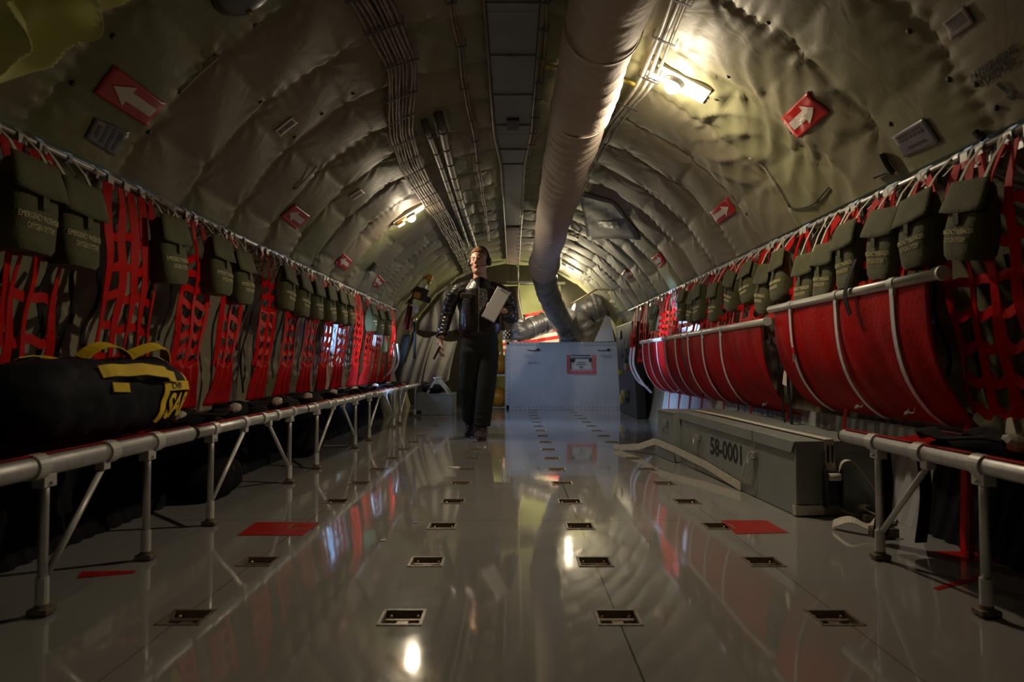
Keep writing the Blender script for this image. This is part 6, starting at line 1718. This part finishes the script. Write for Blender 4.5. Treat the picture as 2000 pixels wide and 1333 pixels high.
    for s in (-1, 1): mb.ell(HP(s * 0.030, -0.0885, 0.004), (0.0055, 0.003, 0.0055), 10, 6)
    mb.build('irises', mat('iris', (0.03, 0.03, 0.035), 0.3), T, smooth=True)
    mb = MB()
    for s in (-1, 1): mb.tube([HP(s * 0.014, -0.099, 0.023), HP(s * 0.032, -0.096, 0.028), HP(s * 0.050, -0.083, 0.022)], [0.003, 0.004, 0.0025], 6)
    mb.build('eyebrows', M_HAIR, T, smooth=True)
    mb = MB(); mb.tube([HP(-0.02, -0.0955, -0.0585), HP(0, -0.0985, -0.0575), HP(0.02, -0.0955, -0.0585)], 0.0018, 6); mb.build('mouth_line', mat('lip shade', (0.16, 0.05, 0.04), 0.5), T, smooth=True)
    # hair: cap over the skull with a short fringe
    mb = MB()
    def hair(u, v):
        a = 2 * PI * u; front = max(0.0, math.cos(a)); low = 0.02 + 0.034 * front if abs(a - PI) > 1.2 else -0.045
        f = 0.5 + 0.5 * math.cos(a)          # 1 front, 0 back
        low = -0.055 + 0.138 * f ** 0.5
        ph = v * PI / 2; z = low + (0.128 - low) * math.sin(ph)
        k = 0
        for j in range(len(H) - 1):
            if z >= H[j][0]: k = j
        h0, h1 = H[k], H[min(k + 1, len(H) - 1)]; q = 0 if h1[0] == h0[0] else min(1.0, max(0, (z - h0[0]) / (h1[0] - h0[0])))
        rx = h0[1] + (h1[1] - h0[1]) * q; ry = h0[2] + (h1[2] - h0[2]) * q
        if v > 0.98: rx = ry = 0.0
        w = 0.005 + 0.002 * math.sin(a * 17 + z * 60)
        return HP((rx + w) * math.sin(a), -(ry + w) * math.cos(a) + 0.006, z + 0.006 * v)
    mb.grid(hair, 48, 16); mb.build('hair', M_HAIR, T, smooth=True, solid=0.006)
    # headset
    hs = MB(); hs.tube([HP(0.088 * math.cos(a), 0.012, 0.004 + 0.135 * math.sin(a)) for a in [0.15 + (PI - 0.3) * k / 20 for k in range(21)]], 0.0065, 8, ry=0.011)
    hset = hs.build('headset', M_RUBBER, T, smooth=True)
    for s in (-1, 1):
        mb = MB(); mb.tube([HP(s * 0.072, 0.008, -0.004), HP(s * 0.094, 0.008, -0.004), HP(s * 0.108, 0.008, -0.004)], [0.036, 0.040, 0.030], 18, ry=[0.030, 0.033, 0.025], up=(0, 0, 1)); mb.build('ear_cup', M_RUBBER, hset, smooth=True)
    mb = MB(); mb.tube(smooth_path([HP(0.100, -0.01, -0.02), HP(0.085, -0.075, -0.045), HP(0.045, -0.112, -0.056), HP(0.012, -0.114, -0.055)], 6), 0.0028, 6); mb.ell(HP(0.010, -0.114, -0.055), (0.011, 0.008, 0.008), 10, 6); mb.build('microphone_boom', M_RUBBER, hset, smooth=True)
    # --- jacket
    mb = MB()
    mb.tube([B(937, 545, 0.02), B(937, 552, 0.02), B(937, 566, 0.02), B(937, 590, 0.02), B(937, 615, 0.02), B(937, 638, 0.02), B(936, 648, 0.02), B(936, 657, 0.02)],
            [0.075, 0.10, 0.15, 0.185, 0.19, 0.195, 0.19, 0.17], 28, ry=[0.075, 0.10, 0.135, 0.150, 0.152, 0.150, 0.145, 0.13], up=(1, 0, 0))
    mb.tube([neck0 + Vector((-0.01, 0.02, -0.035)), neck0.lerp(shR, 0.55) + Vector((0, 0.01, -0.018)), shR + Vector((0.022, 0, -0.03)), shR + Vector((0.006, 0, -0.06)), shR.lerp(elR, 0.5), elR, elR.lerp(wrR, 0.5), wrR.lerp(elR, 0.10)], [0.062, 0.064, 0.066, 0.068, 0.064, 0.060, 0.054, 0.044], 20)
    mb.tube([neck0 + Vector((0.01, 0.02, -0.035)), neck0.lerp(shL, 0.55) + Vector((0, 0.01, -0.018)), shL + Vector((-0.022, 0, -0.03)), shL + Vector((-0.006, 0, -0.06)), shL.lerp(elL, 0.5), elL, elL.lerp(wrL, 0.5), wrL.lerp(elL, 0.12)], [0.062, 0.064, 0.066, 0.068, 0.064, 0.060, 0.054, 0.044], 20)
    # sleeve folds
    for a_, b_, r0 in ((shR, elR, 0.071), (elR, wrR, 0.060), (shL, elL, 0.071), (elL, wrL, 0.060)):
        for k in range(5):
            c = a_.lerp(b_, 0.22 + 0.16 * k); d = ((b_ - a_).normalized() + Vector((0.3 * (-1) ** k, 0, 0.2))) * 0.012; mb.tube([c - d, c, c + d], [r0 * 0.9, r0 * (1.06 - 0.02 * k), r0 * 0.9], 18)
    jk = mb.build('jacket', M_LEATHER, T, smooth=True); remesh(jk, 0.0065, 2)
    for s, sh in ((-1, shR), (1, shL)):
        mb = MB(); c = B(937, 553, -0.055); mb.prism([c + Vector((s * 0.012, 0, -0.005)), c + Vector((s * 0.075, 0.04, 0.035)), c + Vector((s * 0.10, 0.02, -0.02)), c + Vector((s * 0.055, -0.035, -0.075))], (0, -0.012, 0)); mb.build('collar', M_LEATHER, T, bevel=0.004)
    mb = MB(); mb.tube([B(937, 564, -0.125), B(937, 600, -0.14), B(936, 650, -0.135)], 0.004, 6); mb.build('zip', M_STEEL, T)
    mb = MB(); mb.box(B(913, 581, -0.118), (0.11, 0.012, 0.045)); mb.build('chest_patch', mat('dull badge', (0.045, 0.035, 0.025), 0.6), T, bevel=0.004)
    mb = MB(); mb.tube([B(937, 549, -0.045), B(938, 566, -0.098)], [0.05, 0.02], 14); mb.build('shirt_front', M_CLOTHBLACK, T)
    # --- trousers
    mb = MB()
    mb.tube([B(936, 652, 0.02), B(937, 672, 0.02), B(937, 690, 0.02), B(937, 700, 0.02)], [0.165, 0.172, 0.16, 0.10], 26, ry=[0.125, 0.13, 0.12, 0.09], up=(1, 0, 0))
    for hp, kn, an, fw in ((hipR, knR, anR, 0), (hipL, knL, anL, 0)):
        mb.tube([hp + Vector((0, 0.01, 0.06)), hp, hp.lerp(kn, 0.5), kn, kn.lerp(an, 0.5), kn.lerp(an, 0.9)], [0.09, 0.102, 0.094, 0.084, 0.078, 0.076], 20)
        for k in range(3):
            c = kn.lerp(an, 0.55 + 0.16 * k); mb.tube([c + Vector((0, 0, 0.014)), c, c - Vector((0, 0, 0.014))], [0.07, 0.084, 0.072], 18)
        mb.ell(hp.lerp(kn, 0.35) + Vector((-0.07 if hp is hipR else 0.07, 0, 0)), (0.03, 0.07, 0.09), 12, 8)
    tr = mb.build('trousers', M_TROUSER, T, smooth=True); remesh(tr, 0.008, 3)
    # --- boots
    def boot(an, toe, heel_up, nm_):
        d = (toe - an); d.z = 0; d.normalize(); s = Vector((d.y, -d.x, 0)); mb = MB()
        zf = toe.z
        a0 = Vector((an.x, an.y, an.z))
        mb.tube([a0 + Vector((0, 0, 0.06)), a0, a0 + Vector((0, 0, -0.03)) + d * 0.01], [0.052, 0.055, 0.05], 16)
        heel = a0 - d * 0.045 + Vector((0, 0, -0.055)); ball = toe - d * 0.075 + Vector((0, 0, 0.038)); tip = toe + Vector((0, 0, 0.030))
        mb.tube([heel, a0 + Vector((0, 0, -0.035)) + d * 0.02, a0.lerp(ball, 0.55) + Vector((0, 0, -0.012)), ball, tip], [0.038, 0.046, 0.045, 0.047, 0.026], 16, ry=[0.034, 0.042, 0.036, 0.036, 0.022], up=s)
        o = mb.build('boot', M_SHOE, T, smooth=True); remesh(o, 0.006, 3)
        mb = MB(); 
        hb = heel + Vector((0, 0, -0.034)); bb = toe - d * 0.075; tb = toe - d * 0.005
        def ring(c, w): return [c - s * w, c + s * w]
        P1 = ring(hb - d * 0.03, 0.032) + ring(a0.lerp(bb, 0.55) * 0 + hb.lerp(bb, 0.5), 0.034) + ring(bb, 0.046) + ring(tb, 0.024)
        v = [p + Vector((0, 0, 0.004)) for p in P1] + [p + Vector((0, 0, 0.022)) for p in P1]
        f = []
        for i in range(3): a = i * 2; f += [(a, a + 1, a + 3, a + 2), (8 + a, 8 + a + 2, 8 + a + 3, 8 + a + 1), (a, a + 2, 8 + a + 2, 8 + a), (a + 1, 8 + a + 1, 8 + a + 3, a + 3)]
        f += [(0, 8, 9, 1), (6, 7, 15, 14)]
        mb.add(v, f); mb.build('sole', M_RUBBER, o)
    boot(anL, Vector((anL.x + 0.01, anL.y - 0.17, 0.0)), 0, 'l')
    boot(anR, Vector((anR.x - 0.02, anR.y - 0.15, 0.002)), 1, 'r')
    # things in the hands
    c = B(972, 598, -0.34); ux = Vector((0.55, 0.25, 0.80)).normalized()
    a = B(957, 626, -0.33); b = B(984, 577, -0.33); ax = (b - a).normalized(); nn = Vector((-0.3, -0.9, 0.1)); nn = (nn - ax * nn.dot(ax)).normalized(); wd = ax.cross(nn)
    rot = Matrix((wd, ax, nn)).transposed(); L = 0.30; cc = (a + b) / 2
    cb = thing('clipboard', 'clipboard with white papers held in the person\'s raised hand', 'clipboard', cc)
    mb = MB(); mb.box(cc, (0.135, L, 0.006), rot); mb.build('board', M_ALU, cb, bevel=0.002)
    mb = MB(); mb.box(cc + nn * 0.0055, (0.125, L * 0.94, 0.004), rot); mb.build('paper_sheets', M_PAPER, cb)
    mb = MB(); mb.box(cc + ax * (L * 0.46) + nn * 0.010, (0.06, 0.022, 0.007), rot); mb.build('clip', M_ALU, cb, bevel=0.002)
    p = wrR + Vector((-0.03, -0.07, -0.13)); mb = MB(); mb.box(p, (0.018, 0.04, 0.13), Matrix.Rotation(0.45, 3, 'Y')); setp(mb.build('dark_handset', M_RUBBER, bevel=0.005), 'small dark handset in the person\'s lowered hand', 'handset')
person()
